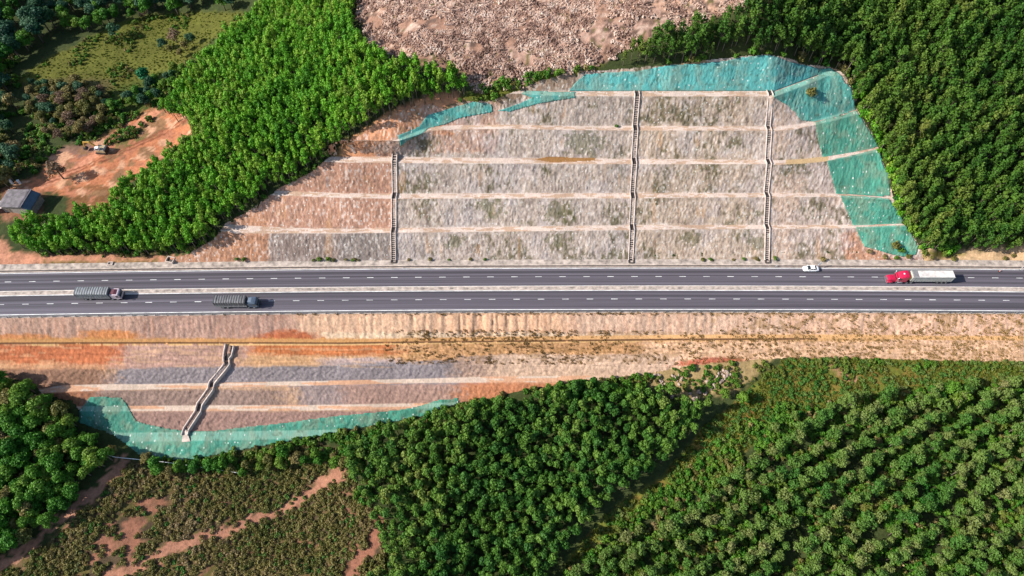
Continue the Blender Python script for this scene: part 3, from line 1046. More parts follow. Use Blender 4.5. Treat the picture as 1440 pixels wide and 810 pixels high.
# ------------------------------------------------------------------ drains on the slopes
def ribbon(pts, dx0, dx1, lift, name, mat, parent, drop=0.5, nrm=None):
    """wall of width dx1-dx0 beside a path, top raised by lift"""
    P = np.array(pts, float)
    N = np.array(nrm, float)
    a, b = P + N * dx0, P + N * dx1
    up, dn = np.array([0, 0, lift]), np.array([0, 0, -drop])
    n = len(P)
    Vv = np.concatenate([a + dn, a + up, b + up, b + dn])
    i = np.arange(n - 1)
    Ff = np.concatenate([np.stack([i + k * n, i + 1 + k * n, i + 1 + (k + 1) * n, i + (k + 1) * n], 1) for k in range(3)])
    ends = np.array([[0, n, 2 * n, 3 * n], [n - 1, 4 * n - 1, 3 * n - 1, 2 * n - 1]])
    return link(name, np_mesh(name, Vv, np.concatenate([Ff, ends]), mat, smooth=False), parent)


def stair_drain(u0, v0, u1, v1, label):
    x, y, z = CUT.hit([u0, u1], [v0, v1])
    ya, yb = y
    xa, xb = x
    px = lambda yy: xa + (xb - xa) * (yy - ya) / (yb - ya)
    root = empty('stair_drain', (0, 0, 0), 0, label, 'stair drain', 'stepped concrete drains down the cut slope')
    br = sorted([float(np.interp(px((ya + yb) / 2), XC, r)) for r in CUT.Y])
    ys = [ya] + [b for b in br if ya + 0.3 < b < yb - 0.3] + [yb]
    pts = [(px(q), q, float(CUT.z(px(q), q))) for q in ys]
    side = [(1, 0, 0)] * len(pts)
    ribbon(pts, -0.80, -0.52, 0.42, 'side_wall', M['drainc'], root, nrm=side)
    ribbon(pts, 0.52, 0.80, 0.42, 'side_wall', M['drainc'], root, nrm=side)
    ribbon(pts, -0.53, 0.53, 0.06, 'channel_floor', M['drain_dark'], root, nrm=side)
    for p, q in zip(pts, pts[1:]):
        dy, dz = q[1] - p[1], q[2] - p[2]
        if dz < 1:
            continue
        n = int(math.hypot(dy, dz) / 0.62)
        mb = MB()
        for i in range(n):
            t = (i + 0.3) / n
            cx_, cy_, cz_ = p[0] + (q[0] - p[0]) * t, p[1] + dy * t, p[2] + dz * t
            mb.box(cx_ - 0.52, cx_ + 0.52, cy_ - 0.02, cy_ + 0.24, cz_ - 0.2, cz_ + 0.27)
        mb.build('step_flight', M['drainc'], root)
    mb = MB()
    mb.box(pts[0][0] - 0.7, pts[0][0] + 0.7, ya - 1.0, ya - 0.75, 0, 0.6)
    mb.box(pts[0][0] - 0.82, pts[0][0] - 0.6, ya - 0.75, ya + 0.1, 0, 0.6)
    mb.box(pts[0][0] + 0.6, pts[0][0] + 0.82, ya - 0.75, ya + 0.1, 0, 0.6)
    mb.build('sump', M['drain_dark'], root)


stair_drain(553.6, 366.5, 555.5, 217, 'stepped concrete drain nearest the left end of the cut, stopping at the middle bench')
stair_drain(887.2, 366.5, 895.2, 128.5, 'tall stepped concrete drain through the middle of the cut, up to the topmost bench')
stair_drain(1078.8, 366.5, 1081.2, 127.5, 'tall stepped concrete drain next to the teal nets at the right of the cut')


def path_normals(P):
    P = np.array(P, float)
    T = np.gradient(P[:, :2], axis=0)
    T /= np.linalg.norm(T, axis=1)[:, None] + 1e-9
    return np.stack([T[:, 1], -T[:, 0], np.zeros(len(P))], 1) * -1


chute = empty('drain_chute', (0, 0, 0), 0, 'crooked concrete drain chute running down the embankment below the road', 'drain chute')
cp = np.array(densify([(324, 486), (321, 500), (319, 505), (320, 513), (314, 521), (299, 539), (297, 548), (282, 569), (279.5, 579), (263, 604), (260.5, 613)], 4))
hx, hy, hz = FILL.hit(cp[:, 0], cp[:, 1])
cpts = np.stack([hx, hy, hz], 1)
cn = path_normals(cpts)
up_part = cp[:, 1] < 504
def wall_along(sign, w0, w1, lift, name, mat):
    off = np.where(up_part, 1.25, 0.85)[:, None] * sign
    ribbon(cpts + cn * off, -w0, w1, lift, name, mat, chute, nrm=cn)


wall_along(1, 0.17, 0.17, 0.8, 'side_wall', M['drainc'])
wall_along(-1, 0.17, 0.17, 0.8, 'side_wall', M['drainc'])
ribbon(cpts, -0.8, 0.8, 0.08, 'channel_floor', M['drain_dark'], chute, nrm=cn)
ax, ay, az = FILL.hit([258, 262, 268, 256], [606, 604, 621, 622])
mb = MB()
lo = [(float(ax[i]), float(ay[i]), float(az[i]) - 0.4) for i in range(4)]
hi = [(float(ax[i]), float(ay[i]), float(az[i]) + 0.22) for i in range(4)]
mb.quad(*hi)
for i in range(4):
    mb.quad(lo[i], lo[(i + 1) % 4], hi[(i + 1) % 4], hi[i])
mb.build('apron', M['concrete'], chute)

# catch pits beside the road
def catch_pit(u, v, w, d, rz, label):
    x, y, z = hit_surf(u, v)
    r = empty('catch_pit', (float(x[0]), float(y[0]), float(z[0])), rz, label, 'catch pit')
    mb = MB()
    mb.box(-w / 2, w / 2, -d / 2, -d / 2 + 0.25, -0.8, 0.55).box(-w / 2, w / 2, d / 2 - 0.25, d / 2, -0.8, 0.55)
    mb.box(-w / 2, -w / 2 + 0.25, -d / 2 + 0.25, d / 2 - 0.25, -0.8, 0.55).box(w / 2 - 0.25, w / 2, -d / 2 + 0.25, d / 2 - 0.25, -0.8, 0.55)
    mb.build('pit_wall', M['drainc'], r)
    MB().box(-w / 2 + 0.25, w / 2 - 0.25, -d / 2 + 0.25, d / 2 - 0.25, -0.3, 0.08).build('pit_floor', M['drain_dark'], r)


catch_pit(240, 366, 2.4, 2.0, R(-14), 'open concrete catch pit where the cut slope meets the road')
catch_pit(156, 371.5, 1.6, 1.2, 0, 'small square concrete pit on the grassy verge beside the road')


# ------------------------------------------------------------------ vehicles
def wheel(parent, x, y, r=0.5, w=0.32):
    s = 1 if y > 0 else -1
    t = MB().cyl((0, -w / 2, 0), (0, w / 2, 0), r, n=18).build('wheel', M['tyre'], parent)
    t.location = (x, y, r)
    MB().cyl((0, s * (w / 2 - 0.02), 0), (0, s * (w / 2 + 0.015), 0), r * 0.55, n=12).build('rim', M['steel'], t)
    return t


def ripple_tarp(x0, x1, w, z0, z1, pitch, mat, parent, name='tarpaulin', amp=0.06, arch=0.12):
    nx_, ny_ = int((x1 - x0) / 0.07), 18
    xs_ = np.linspace(x0, x1, nx_)
    prof = [(-w / 2 - 0.01, z0)] + [(-w / 2, z0 + (z1 - z0) * t) for t in (0.35, 0.7, 0.93)]
    prof += [(-w / 2 + w * t, z1 + arch * math.sin(math.pi * t)) for t in np.linspace(0.03, 0.97, 11)]
    prof += [(w / 2, z0 + (z1 - z0) * t) for t in (0.93, 0.7, 0.35)] + [(w / 2 + 0.01, z0)]
    prof = np.array(prof)
    rp = amp * np.abs(np.cos(np.pi * (xs_ - x0) / pitch)) + (fbm(xs_ * 1.7, xs_ * 0, 5, 2) - 0.5) * amp
    Vv, n = [], len(prof)
    for x, r in zip(xs_, rp):
        c = np.array([0, (z0 + z1) / 2])
        d = prof - c
        Vv.append(np.stack([np.full(n, x), prof[:, 0] * (1 + r * 0.3), prof[:, 1] + r * np.clip(d[:, 1], 0, 1)], 1))
    i, j = np.meshgrid(np.arange(nx_ - 1), np.arange(n - 1), indexing='ij')
    a = (i * n + j).ravel()
    Ff = np.stack([a, a + 1, a + n + 1, a + n], 1)
    o = link(name, np_mesh(name, np.concatenate(Vv), Ff, mat), parent)
    for x in (x0 + 0.02, x1 - 0.02):
        mb = MB()
        mb.bm.faces.new([mb.bm.verts.new((x, float(p[0]) * 0.99, float(p[1]))) for p in prof])
        mb.build('end_flap', mat, o)
    return o


def tarp_truck(x, y, label, tarp, cabm, capm, L=12.4):
    r = empty('cargo_truck', (x, y, 0.006), 0, label, 'truck', None)
    xb, xf = -L / 2, L / 2
    body_f = xf - 3.15
    MB().box(xb + 0.2, xf - 0.3, -0.42, 0.42, 0.62, 0.98).build('chassis', M['black'], r)
    b = MB().box(xb, body_f, -1.22, 1.22, 1.0, 1.16)
    b.box(xb, body_f, -1.25, -1.19, 1.16, 2.0).box(xb, body_f, 1.19, 1.25, 1.16, 2.0).box(xb, xb + 0.06, -1.19, 1.19, 1.16, 2.0).box(body_f - 0.06, body_f, -1.19, 1.19, 1.16, 2.4)
    n = int((body_f - xb) / 0.75)
    for i in range(n + 1):
        xx = xb + 0.03 + i * (body_f - xb - 0.1) / n
        b.box(xx, xx + 0.08, -1.29, -1.25, 1.05, 2.02).box(xx, xx + 0.08, 1.25, 1.29, 1.05, 2.02)
    b.build('cargo_bed', M['steel'], r)
    ripple_tarp(xb + 0.02, body_f - 0.02, 2.46, 1.92, 3.55, 0.72, tarp, r, amp=0.12)
    # cab
    c0, c1 = body_f + 0.35, xf
    c = MB()
    c.prism([(c0, 0.75), (c1 - 0.02, 0.75), (c1, 1.55), (c1 - 0.22, 2.55), (c1 - 0.55, 2.86), (c0 + 0.1, 2.92), (c0, 2.8)], -1.16, 1.16)
    bmesh.ops.bevel(c.bm, geom=c.bm.edges[:], offset=0.07, segments=2, affect='EDGES')
    cb_ = c.build('cab', cabm, r)
    MB().quad((c1 + 0.008, -1.0, 1.58), (c1 + 0.008, 1.0, 1.58), (c1 - 0.195, 0.96, 2.5), (c1 - 0.195, -0.96, 2.5)).build('windscreen', M['glass'], cb_)
    for s in (-1, 1):
        MB().box(c1 - 1.3, c1 - 0.35, s * 1.165 - 0.01, s * 1.165 + 0.01, 1.6, 2.4, top=(0.05, 0.18, 0, 0)).build('side_window', M['glass'], cb_)
        MB().box(c1 - 0.06, c1 + 0.03, s * 0.85 - 0.18, s * 0.85 + 0.18, 0.85, 1.08, bevel=0.02).build('headlight', M['chrome'], cb_)
        MB().bar((c1 - 0.1, s * 1.15, 2.3), (c1 + 0.1, s * 1.42, 2.25), 0.04, 0.04).box(c1 + 0.04, c1 + 0.14, s * 1.42 - 0.1, s * 1.42 + 0.1, 1.75, 2.35, bevel=0.02).build('mirror', M['black'], cb_)
    MB().box(c1 - 0.1, c1 + 0.12, -1.2, 1.2, 0.45, 0.8, bevel=0.05).build('bumper', M['black'], r)
    MB().box(c1 - 0.25, c1 + 0.18, -1.05, 1.05, 2.58, 2.66, top=(0, 0.1, 0, 0)).build('sun_visor', M['glass'], cb_)
    d = MB().box(c0 + 0.15, c1 - 0.85, -0.85, 0.85, 2.9, 3.2, top=(0.05, 0.75, 0.12, 0.12), bevel=0.05).build('wind_deflector', capm, cb_)
    for wx in (xf - 1.3, xf - 2.9, xb + 2.0, xb + 3.35):
        for s in (-1, 1):
            wheel(r, wx, s * (1.0 if wx > 0 else 0.95), 0.5, 0.3 if wx > 0 else 0.52)
    for s in (-1, 1):
        MB().box(-1.4, 0.4, s * 0.75 - 0.3, s * 0.75 + 0.3, 0.55, 0.98, bevel=0.06).build('fuel_tank', M['steel'], r)
    return r


def at_road(u, v, z=0.0):
    x, y = unproj(u, v, z)
    return float(x), float(y)


tx, ty = at_road(144.5, 417.3)
tarp_truck(tx, ty, 'grey truck with pale ribbed tarpaulin and white cab beside the median', simple('grey_tarpaulin', A(138, 142, 146), 0.7, var=0.25, scale=0.9),
           simple('pinkish_white_paint', A(236, 214, 220), 0.4, var=0.1), simple('maroon_plastic', A(120, 60, 72), 0.5), 12.6)
tx, ty = at_road(336, 429.0)
tarp_truck(tx, ty, 'dark grey truck with ribbed tarpaulin and slate blue cab on the outer lane', simple('dark_tarpaulin', A(108, 108, 112), 0.7, var=0.3, scale=0.9),
           simple('slate_blue_paint', A(92, 108, 128), 0.4, var=0.1), simple('slate_blue_plastic', A(128, 142, 160), 0.45), 12.2)


def red_rig(x, y):
    r = empty('articulated_truck', (x, y, 0.006), math.pi, 'red bonneted tractor unit hauling a long whitish trailer', 'truck')
    L = 18.6
    xf = L / 2
    # tractor: bonnet, cab, sleeper
    h = MB().prism([(xf - 2.3, 0.7), (xf - 0.1, 0.7), (xf, 1.0), (xf - 0.08, 1.62), (xf - 0.5, 1.86), (xf - 2.3, 2.02)], -0.92, 0.92)
    bmesh.ops.bevel(h.bm, geom=h.bm.edges[:], offset=0.14, segments=3, affect='EDGES')
    bn = h.build('bonnet', M['red'], r)
    MB().box(xf - 0.03, xf + 0.03, -0.55, 0.55, 0.95, 1.55, bevel=0.02).build('grille', M['chrome'], bn)
    for s in (-1, 1):
        f = MB().prism([(xf - 1.75, 0.55), (xf - 1.7, 0.95), (xf - 1.35, 1.22), (xf - 0.75, 1.25), (xf - 0.25, 1.0), (xf - 0.15, 0.55)], s * 0.9 - 0.3, s * 0.9 + 0.3)
        bmesh.ops.bevel(f.bm, geom=f.bm.edges[:], offset=0.07, segments=2, affect='EDGES')
        fo = f.build('mudguard', M['red'], bn)
        MB().box(xf - 0.3, xf - 0.12, s * 0.95 - 0.16, s * 0.95 + 0.16, 0.98, 1.18, bevel=0.03).build('headlight', M['chrome'], fo)
        MB().cyl((xf - 2.4, s * 1.22, 0.8), (xf - 2.4, s * 1.22, 3.5), 0.09, n=10).build('exhaust_stack', M['chrome'], r)
        MB().cyl((xf - 4.6, s * 0.95, 0.75), (xf - 3.0, s * 0.95, 0.75), 0.32, n=14).build('fuel_tank', M['chrome'], r)
    MB().box(xf - 0.1, xf + 0.12, -1.2, 1.2, 0.4, 0.72, bevel=0.06).build('bumper', M['chrome'], r)
    c = MB().prism([(xf - 5.6, 0.85), (xf - 2.25, 0.85), (xf - 2.2, 2.0), (xf - 2.65, 2.82), (xf - 3.3, 3.3), (xf - 4.3, 3.75), (xf - 5.6, 3.8)], -1.18, 1.18)
    bmesh.ops.bevel(c.bm, geom=c.bm.edges[:], offset=0.16, segments=3, affect='EDGES')
    cab = c.build('cab', M['red'], r)
    for s in (-1, 1):
        MB().quad((xf - 2.22, s * 0.06, 2.04), (xf - 2.22, s * 1.0, 2.04), (xf - 2.62, s * 0.94, 2.76), (xf - 2.62, s * 0.06, 2.76)).build('windscreen', M['glass'], cab)
        MB().box(xf - 3.7, xf - 2.75, s * 1.185 - 0.01, s * 1.185 + 0.01, 2.0, 2.65, top=(0, 0.2, 0, 0)).build('side_window', M['glass'], cab)
        MB().box(xf - 2.55, xf - 2.45, s * 1.5 - 0.12, s * 1.5 + 0.12, 1.7, 2.6, bevel=0.02).bar((xf - 2.5, s * 1.1, 2.4), (xf - 2.5, s * 1.42, 2.4), 0.04, 0.04).build('mirror', M['chrome'], cab)
    MB().box(xf - 4.2, xf - 3.9, -0.22, 0.22, 3.70, 3.86, bevel=0.04).build('roof_hatch', M['white'], cab)
    MB().box(xf - 2.72, xf - 2.3, -1.05, 1.05, 2.76, 2.84).build('sun_visor', M['red'], cab)
    MB().box(xf - 8.2, xf - 2.0, -0.4, 0.4, 0.6, 0.92).build('chassis', M['black'], r)
    # trailer
    t0, t1 = -L / 2, xf - 6.3
    t = MB()
    t.prism([(t0, 1.3), (t1 - 1.6, 1.3), (t1, 1.55), (t1, 3.55), (t1 - 0.1, 3.62), (t0 + 0.1, 3.62), (t0, 3.5)], -1.23, 1.23)
    bmesh.ops.bevel(t.bm, geom=t.bm.edges[:], offset=0.035, segments=2, affect='EDGES')
    tr = t.build('trailer_body', simple('weathered_trailer_white', A(206, 204, 196), 0.6, var=0.16, scale=0.8), r)
    rb = MB()
    for i in range(15):
        xx = t0 + 0.3 + i * (t1 - t0 - 1.2) / 14
        for s in (-1, 1):
            rb.box(xx, xx + 0.1, s * 1.255 - 0.03, s * 1.255 + 0.03, 1.42, 3.5)
    for s in (-1, 1):
        rb.box(t0, t1, s * 1.24 - 0.05, s * 1.24 + 0.05, 3.5, 3.68)
    rb.build('side_ribs', simple('grey_trailer_rib', A(176, 180, 178), 0.6), tr)
    ripple_tarp(t0 + 0.15, t1 - 1.9, 2.2, 3.5, 3.66, 1.1, simple('dusty_white_sheet', A(252, 242, 236), 0.85, var=0.22, scale=0.7), tr, 'trailer_sheet', 0.05, 0.05)
    MB().box(t1 - 1.9, t1 - 0.3, -1.12, 1.12, 3.6, 3.72, bevel=0.03).build('front_platform', simple('grey_panel', A(152, 148, 150), 0.7, var=0.2), tr)
    MB().box(t1 + 0.02, t1 + 0.55, -0.95, 0.95, 1.9, 3.2, top=(0, 0.15, 0.1, 0.1), bevel=0.08).build('tipping_ram_cover', simple('yellow_cover', A(224, 190, 92), 0.6, var=0.2, scale=1.5), tr)
    MB().box(t0 + 0.2, t1 - 1.0, -0.45, 0.45, 0.95, 1.3).build('trailer_frame', M['black'], tr)
    for s in (-1, 1):
        MB().box(-1.5, -1.3, s * 0.7 - 0.07, s * 0.7 + 0.07, 0.2, 1.0).build('landing_leg', M['steel'], tr)
    for wx in (xf - 1.05, xf - 5.9, xf - 7.2, t0 + 1.2, t0 + 2.5, t0 + 3.8):
        for s in (-1, 1):
            wheel(r, wx, s * (1.02 if wx > xf - 2 else 0.95), 0.5, 0.32 if wx > xf - 2 else 0.52)
    return r


tx, ty = at_road(1288.5, 394.3)
red_rig(tx, ty)


def sedan(x, y):
    r = empty('sedan_car', (x, y, 0.006), math.pi, 'white sedan close to the outer edge line of the far carriageway', 'car')
    # sections along the car: (x, half width, sill z, shoulder z)
    sec = [(-2.3, 0.70, 0.42, 0.82), (-2.15, 0.82, 0.28, 0.95), (-1.4, 0.89, 0.22, 1.0), (0.0, 0.90, 0.22, 0.97), (1.1, 0.89, 0.22, 0.93), (1.9, 0.84, 0.26, 0.80), (2.22, 0.72, 0.36, 0.66), (2.3, 0.55, 0.42, 0.58)]
    bm = bmesh.new()
    rings = []
    for xx, w_, z0, z1 in sec:
        pr = [(-w_ * 0.92, z0), (-w_, (z0 + z1) / 2), (-w_ * 0.95, z1 - 0.06), (-w_ * 0.78, z1), (0, z1 + 0.04), (w_ * 0.78, z1), (w_ * 0.95, z1 - 0.06), (w_, (z0 + z1) / 2), (w_ * 0.92, z0)]
        rings.append([bm.verts.new((xx, a, b)) for a, b in pr])
    for a, b in zip(rings, rings[1:]):
        for i in range(9):
            f = bm.faces.new((a[i], a[(i + 1) % 9], b[(i + 1) % 9], b[i]))
            f.smooth = True
    bm.faces.new(rings[0]); bm.faces.new(rings[-1][::-1])
    m = MB(); m.bm.free(); m.bm = bm
    body = m.build('body', M['white'], r)
    g = MB().box(-1.75, 1.05, -0.78, 0.78, 0.93, 1.40, top=(0.72, 0.85, 0.14, 0.14), bevel=0.05)
    gh = g.build('window_band', M['glass'], r)
    MB().box(-1.02, 0.24, -0.63, 0.63, 1.395, 1.445, top=(0.06, 0.06, 0.05, 0.05), bevel=0.02).build('roof', M['white'], r)
    for s in (-1, 1):
        p = MB()
        p.bar((1.0, s * 0.76, 0.96), (0.2, s * 0.63, 1.41), 0.07, 0.06).bar((-1.7, s * 0.76, 0.96), (-1.0, s * 0.63, 1.41), 0.10, 0.06).bar((-0.4, s * 0.775, 0.96), (-0.4, s * 0.64, 1.41), 0.07, 0.05)
        p.build('pillar', M['white'], gh)
        MB().box(0.72, 0.9, s * 0.93 - 0.1, s * 0.93 + 0.1, 0.92, 1.06, bevel=0.03).build('door_mirror', M['white'], body)
        MB().box(2.0, 2.2, s * 0.62 - 0.15, s * 0.62 + 0.15, 0.6, 0.72, bevel=0.03).build('headlight', M['chrome'], body)
        MB().box(-2.3, -2.18, s * 0.6 - 0.16, s * 0.6 + 0.16, 0.7, 0.85, bevel=0.02).build('tail_light', M['red'], body)
        for wx in (-1.38, 1.42):
            wheel(r, wx, s * 0.80, 0.32, 0.22)
    MB().box(-2.4, -2.25, -0.7, 0.7, 0.35, 0.55, bevel=0.04).build('bumper', M['white'], body)


tx, ty = at_road(1139, 379.2)
sedan(tx, ty)

# ------------------------------------------------------------------ roadside signs and small things
def sign(u, v, rz, label, w=1.2, h=1.2, ph=1.5):
    x, y = unproj(u, v, 0.22)
    r = empty('road_sign', (float(x), float(y), 0.2), rz, label, 'road sign')
    MB().cyl((0, 0, -0.2), (0, 0, ph + h), 0.045, n=8).build('post', M['steel'], r)
    MB().box(-w / 2, w / 2, -0.085, -0.05, ph, ph + h, bevel=0.012).build('panel', M['white'], r)


sign(1149.5, 376.0, R(28), 'white sign panel on a short post by the white sedan')
sign(1090.5, 375.5, R(25), 'small white sign on the road edge at the foot of a stair drain', 0.6, 0.5, 0.5)
sign(1433, 380.0, R(30), 'white sign on the road edge at the far right of the road', 1.0, 0.8, 0.9)

cx0, cy0 = at_road(1405, 382.0)
cone = empty('traffic_cone', (cx0, cy0, 0.006), 0, 'orange traffic cone on the outer lane behind the red truck', 'traffic cone')
MB().box(-0.26, 0.26, -0.26, 0.26, 0, 0.05, bevel=0.015).build('base', M['black'], cone)
MB().cyl((0, 0, 0.05), (0, 0, 0.85), 0.19, 0.04, 14).build('body', simple('cone_orange', A(214, 92, 60), 0.5), cone)
MB().cyl((0, 0, 0.4), (0, 0, 0.58), 0.128, 0.092, 14).build('reflective_band', M['white'], cone)

for uu, vv, lb in ((566.5, 377.5, 'little white marker post on the outer edge line left of the tall drains'), (632.5, 406.3, 'little white marker post standing on the median')):
    x, y = at_road(uu, vv)
    p = empty('marker_post', (x, y, 0.0), 0, lb, 'marker post')
    MB().cyl((0, 0, 0), (0, 0, 0.75), 0.07, 0.06, 8).build('post', M['white'], p)
    MB().box(-0.06, 0.06, -0.085, -0.065, 0.52, 0.66).build('reflector', M['red'], p)

# ------------------------------------------------------------------ shed and excavator on the dirt yard
sx, sy, sz = hit_surf(36, 290)
gz = float(sz[0])
shed = empty('shed', (float(sx[0]), float(sy[0]), gz), R(-9), 'low shed with weathered grey sheet roof at the edge of the dirt yard', 'shed')
M['sheet'] = simple('weathered_roof_sheet', A(114, 106, 112), 0.7, var=0.36, scale=0.6)
M['shade_sheet'] = simple('shaded_blue_grey_sheet', A(74, 98, 116), 0.6, var=0.2, scale=0.8)  # roof slope away from the sun: its shade is painted into the tone
W_ = MB()
W_.prism([(-5.2, -0.6), (4.9, -0.6), (4.9, 3.2), (2.9, 4.4), (-5.2, 3.0)], -3.0, 3.0)
bpy.ops  # noqa
wl = W_.build('wall', simple('shed_wall', A(170, 160, 150), 0.9, var=0.25), shed)


def sheet_roof(x0, z0, x1, z1, y0, y1, name, mat, parent, sag=0.0):
    nx_, ny_ = 8, int((y1 - y0) / 0.1)
    xs_, ys_ = np.linspace(x0, x1, nx_), np.linspace(y0, y1, ny_)
    X, Y = np.meshgrid(xs_, ys_, indexing='ij')
    t = (X - x0) / (x1 - x0)
    Z = z0 + (z1 - z0) * t + 0.03 * np.sin(Y * 2 * np.pi / 0.4) - sag * np.sin(math.pi * t) + (fbm(X * 0.6, Y * 0.6, 3, 2) - 0.5) * 0.12
    i, j = np.meshgrid(np.arange(nx_ - 1), np.arange(ny_ - 1), indexing='ij')
    a = (i * ny_ + j).ravel()
    o = link(name, np_mesh(name, np.stack([X.ravel(), Y.ravel(), Z.ravel()], 1), np.stack([a, a + ny_, a + ny_ + 1, a + 1], 1), mat), parent)
    md = o.modifiers.new('thick', 'SOLIDIFY')
    md.thickness = 0.05
    return o


sheet_roof(-5.7, 3.05, 2.9, 4.62, -3.5, 3.5, 'roof_slope', M['sheet'], shed)
sheet_roof(2.92, 4.60, 5.3, 3.1, -3.4, 3.4, 'roof_slope', M['shade_sheet'], shed)
MB().box(2.75, 3.1, -3.5, 3.5, 4.64, 4.70).build('ridge_cap', M['sheet'], shed)
MB().box(-3.6, -2.4, -3.06, -3.0, -0.2, 2.1).build('door', M['bark'], shed)
hx2, hy2, hz2 = hit_surf(2, 295)
lt = empty('lean_to', (float(hx2[0]), float(hy2[0]), float(hz2[0])), R(20), 'small white roofed lean-to beside the grey shed', 'lean-to')
MB().box(-1.0, 1.0, -1.3, 1.3, -0.5, 2.1).build('wall', simple('lean_wall', A(120, 80, 70), 0.9), lt)
MB().box(-1.3, 1.3, -1.6, 1.6, 2.1, 2.2, bevel=0.03).build('roof', simple('white_sheet', A(240, 226, 222), 0.6), lt)

for uu, vv, lb, hh in ((18, 258.5, 'taller white gate post beside the dirt track above the shed', 2.0), (28.5, 258, 'shorter white gate post beside the dirt track above the shed', 1.4)):
    x, y, z = hit_surf(uu, vv)
    p = empty('gate_post', (float(x[0]), float(y[0]), float(z[0])), R(12), lb, 'gate post')
    MB().box(-0.28, 0.28, -0.28, 0.28, -0.3, hh, bevel=0.03).build('pillar', M['white'], p)
    MB().box(-0.36, 0.36, -0.36, 0.36, hh, hh + 0.16, bevel=0.03).build('cap', M['white'], p)

ex, ey, ez = hit_surf(145, 213.5)
exc = empty('excavator', (float(ex[0]), float(ey[0]), float(ez[0]) + 0.05), R(172), 'yellow and white tracked excavator reaching out over the dirt yard', 'excavator')
M['yellow'] = simple('machine_yellow', A(212, 168, 70), 0.5, var=0.2)
for s in (-1, 1):
    t = MB().prism([(-1.7, 0.25), (-1.4, 0.0), (1.4, 0.0), (1.7, 0.25), (1.7, 0.6), (1.4, 0.85), (-1.4, 0.85), (-1.7, 0.6)], s * 1.1 - 0.28, s * 1.1 + 0.28)
    t.build('track', M['black'], exc)
MB().box(-1.0, 1.0, -0.82, 0.82, 0.4, 0.95).build('undercarriage', M['black'], exc)
bd = MB().box(-2.1, 1.2, -1.3, 1.3, 0.98, 1.95, top=(0.15, 0.1, 0.06, 0.06), bevel=0.1).build('body', simple('dusty_cream_paint', A(196, 178, 140), 0.5, var=0.25), exc)
MB().box(-2.15, -1.3, -1.25, 1.25, 1.0, 2.15, top=(0.1, 0.1, 0.1, 0.1), bevel=0.12).build('counterweight', M['black'], exc)
cbn = MB().box(-0.2, 1.35, 0.25, 1.25, 1.95, 2.95, top=(0.05, 0.3, 0.06, 0.06), bevel=0.06).build('cab', M['white'], exc)
MB().box(0.0, 1.0, 1.235, 1.26, 2.1, 2.8).build('cab_window', M['glass'], cbn)
MB().box(1.15, 1.34, 0.35, 1.15, 2.0, 2.8, top=(0, 0.22, 0, 0)).build('windscreen', M['glass'], cbn)
bo = MB()
bo.bar((1.0, -0.25, 1.5), (3.0, -0.25, 3.9), 0.36, 0.5).bar((2.9, -0.25, 3.8), (5.2, -0.25, 3.5), 0.34, 0.45)
bo.build('boom', M['yellow'], exc)
ar = MB().bar((5.1, -0.25, 3.65), (5.9, -0.25, 1.0), 0.3, 0.4).build('arm', M['yellow'], exc)
MB().prism([(5.5, 1.1), (6.2, 1.1), (6.3, 0.5), (5.9, 0.05), (5.2, 0.2), (5.1, 0.55)], -0.8, 0.3).build('bucket', M['black'], exc)
MB().cyl((1.3, -0.25, 1.3), (3.0, -0.25, 3.2), 0.09, n=8).build('boom_cylinder', M['chrome'], exc)

# power cable strung over the scrub
pts = np.array([(90, 622), (165, 641), (230, 648), (300, 657), (340, 664)], float)
hx3, hy3, hz3 = hit_surf(pts[:, 0], pts[:, 1])
tt = np.linspace(0, 1, 25)
ti = np.linspace(0, 1, len(pts))
cxx, cyy, czz = np.interp(tt, ti, hx3), np.interp(tt, ti, hy3) - 0.6, np.interp(tt, ti, hz3) + 1.2 - 0.5 * np.sin(np.pi * tt * 2) ** 2
mb = MB()
for i in range(24):
    mb.cyl((cxx[i], cyy[i], czz[i]), (cxx[i + 1], cyy[i + 1], czz[i + 1]), 0.08, n=6, cap=False)
tag(mb.build('cable', M['white']), 'thin pale cable strung across the bushes below the green net', 'cable')

# ------------------------------------------------------------------ plants
PROTO = bpy.data.collections.new('plant_kinds')       # not part of the scene: only the meshes that get copied


def leaf_cloud(seed, lobes, n, size, up=0.25, fill=0.55, aspect=1.5):
    """many small leaf sprays through the volume of several uneven lobes; lobes = (x, y, z, rx, rz)"""
    g = np.random.default_rng(seed)
    lobes = np.array(lobes, float)
    wgt = lobes[:, 3] ** 2
    k = g.choice(len(lobes), n, p=wgt / wgt.sum())
    d = g.normal(size=(n, 3))
    d[:, 2] += up
    d /= np.linalg.norm(d, axis=1)[:, None]
    r = g.uniform(fill, 1.08, n) * (0.9 + 0.2 * g.random(n))
    L = lobes[k]
    P = L[:, :3] + d * r[:, None] * np.stack([L[:, 3], L[:, 3], L[:, 4]], 1)
    nrm = d + g.normal(size=(n, 3)) * 0.55
    nrm /= np.linalg.norm(nrm, axis=1)[:, None]
    t = np.cross(nrm, g.normal(size=(n, 3)))
    t /= np.linalg.norm(t, axis=1)[:, None] + 1e-9
    b = np.cross(nrm, t)
    s = (size * g.uniform(0.6, 1.35, n))[:, None]
    Vv = np.stack([P - t * s * aspect * 0.5, P - b * s * 0.5 + nrm * s * 0.12, P + t * s * aspect * 0.5, P + b * s * 0.5 + nrm * s * 0.12], 1).reshape(-1, 3)
    return Vv, np.arange(4 * n).reshape(-1, 4)


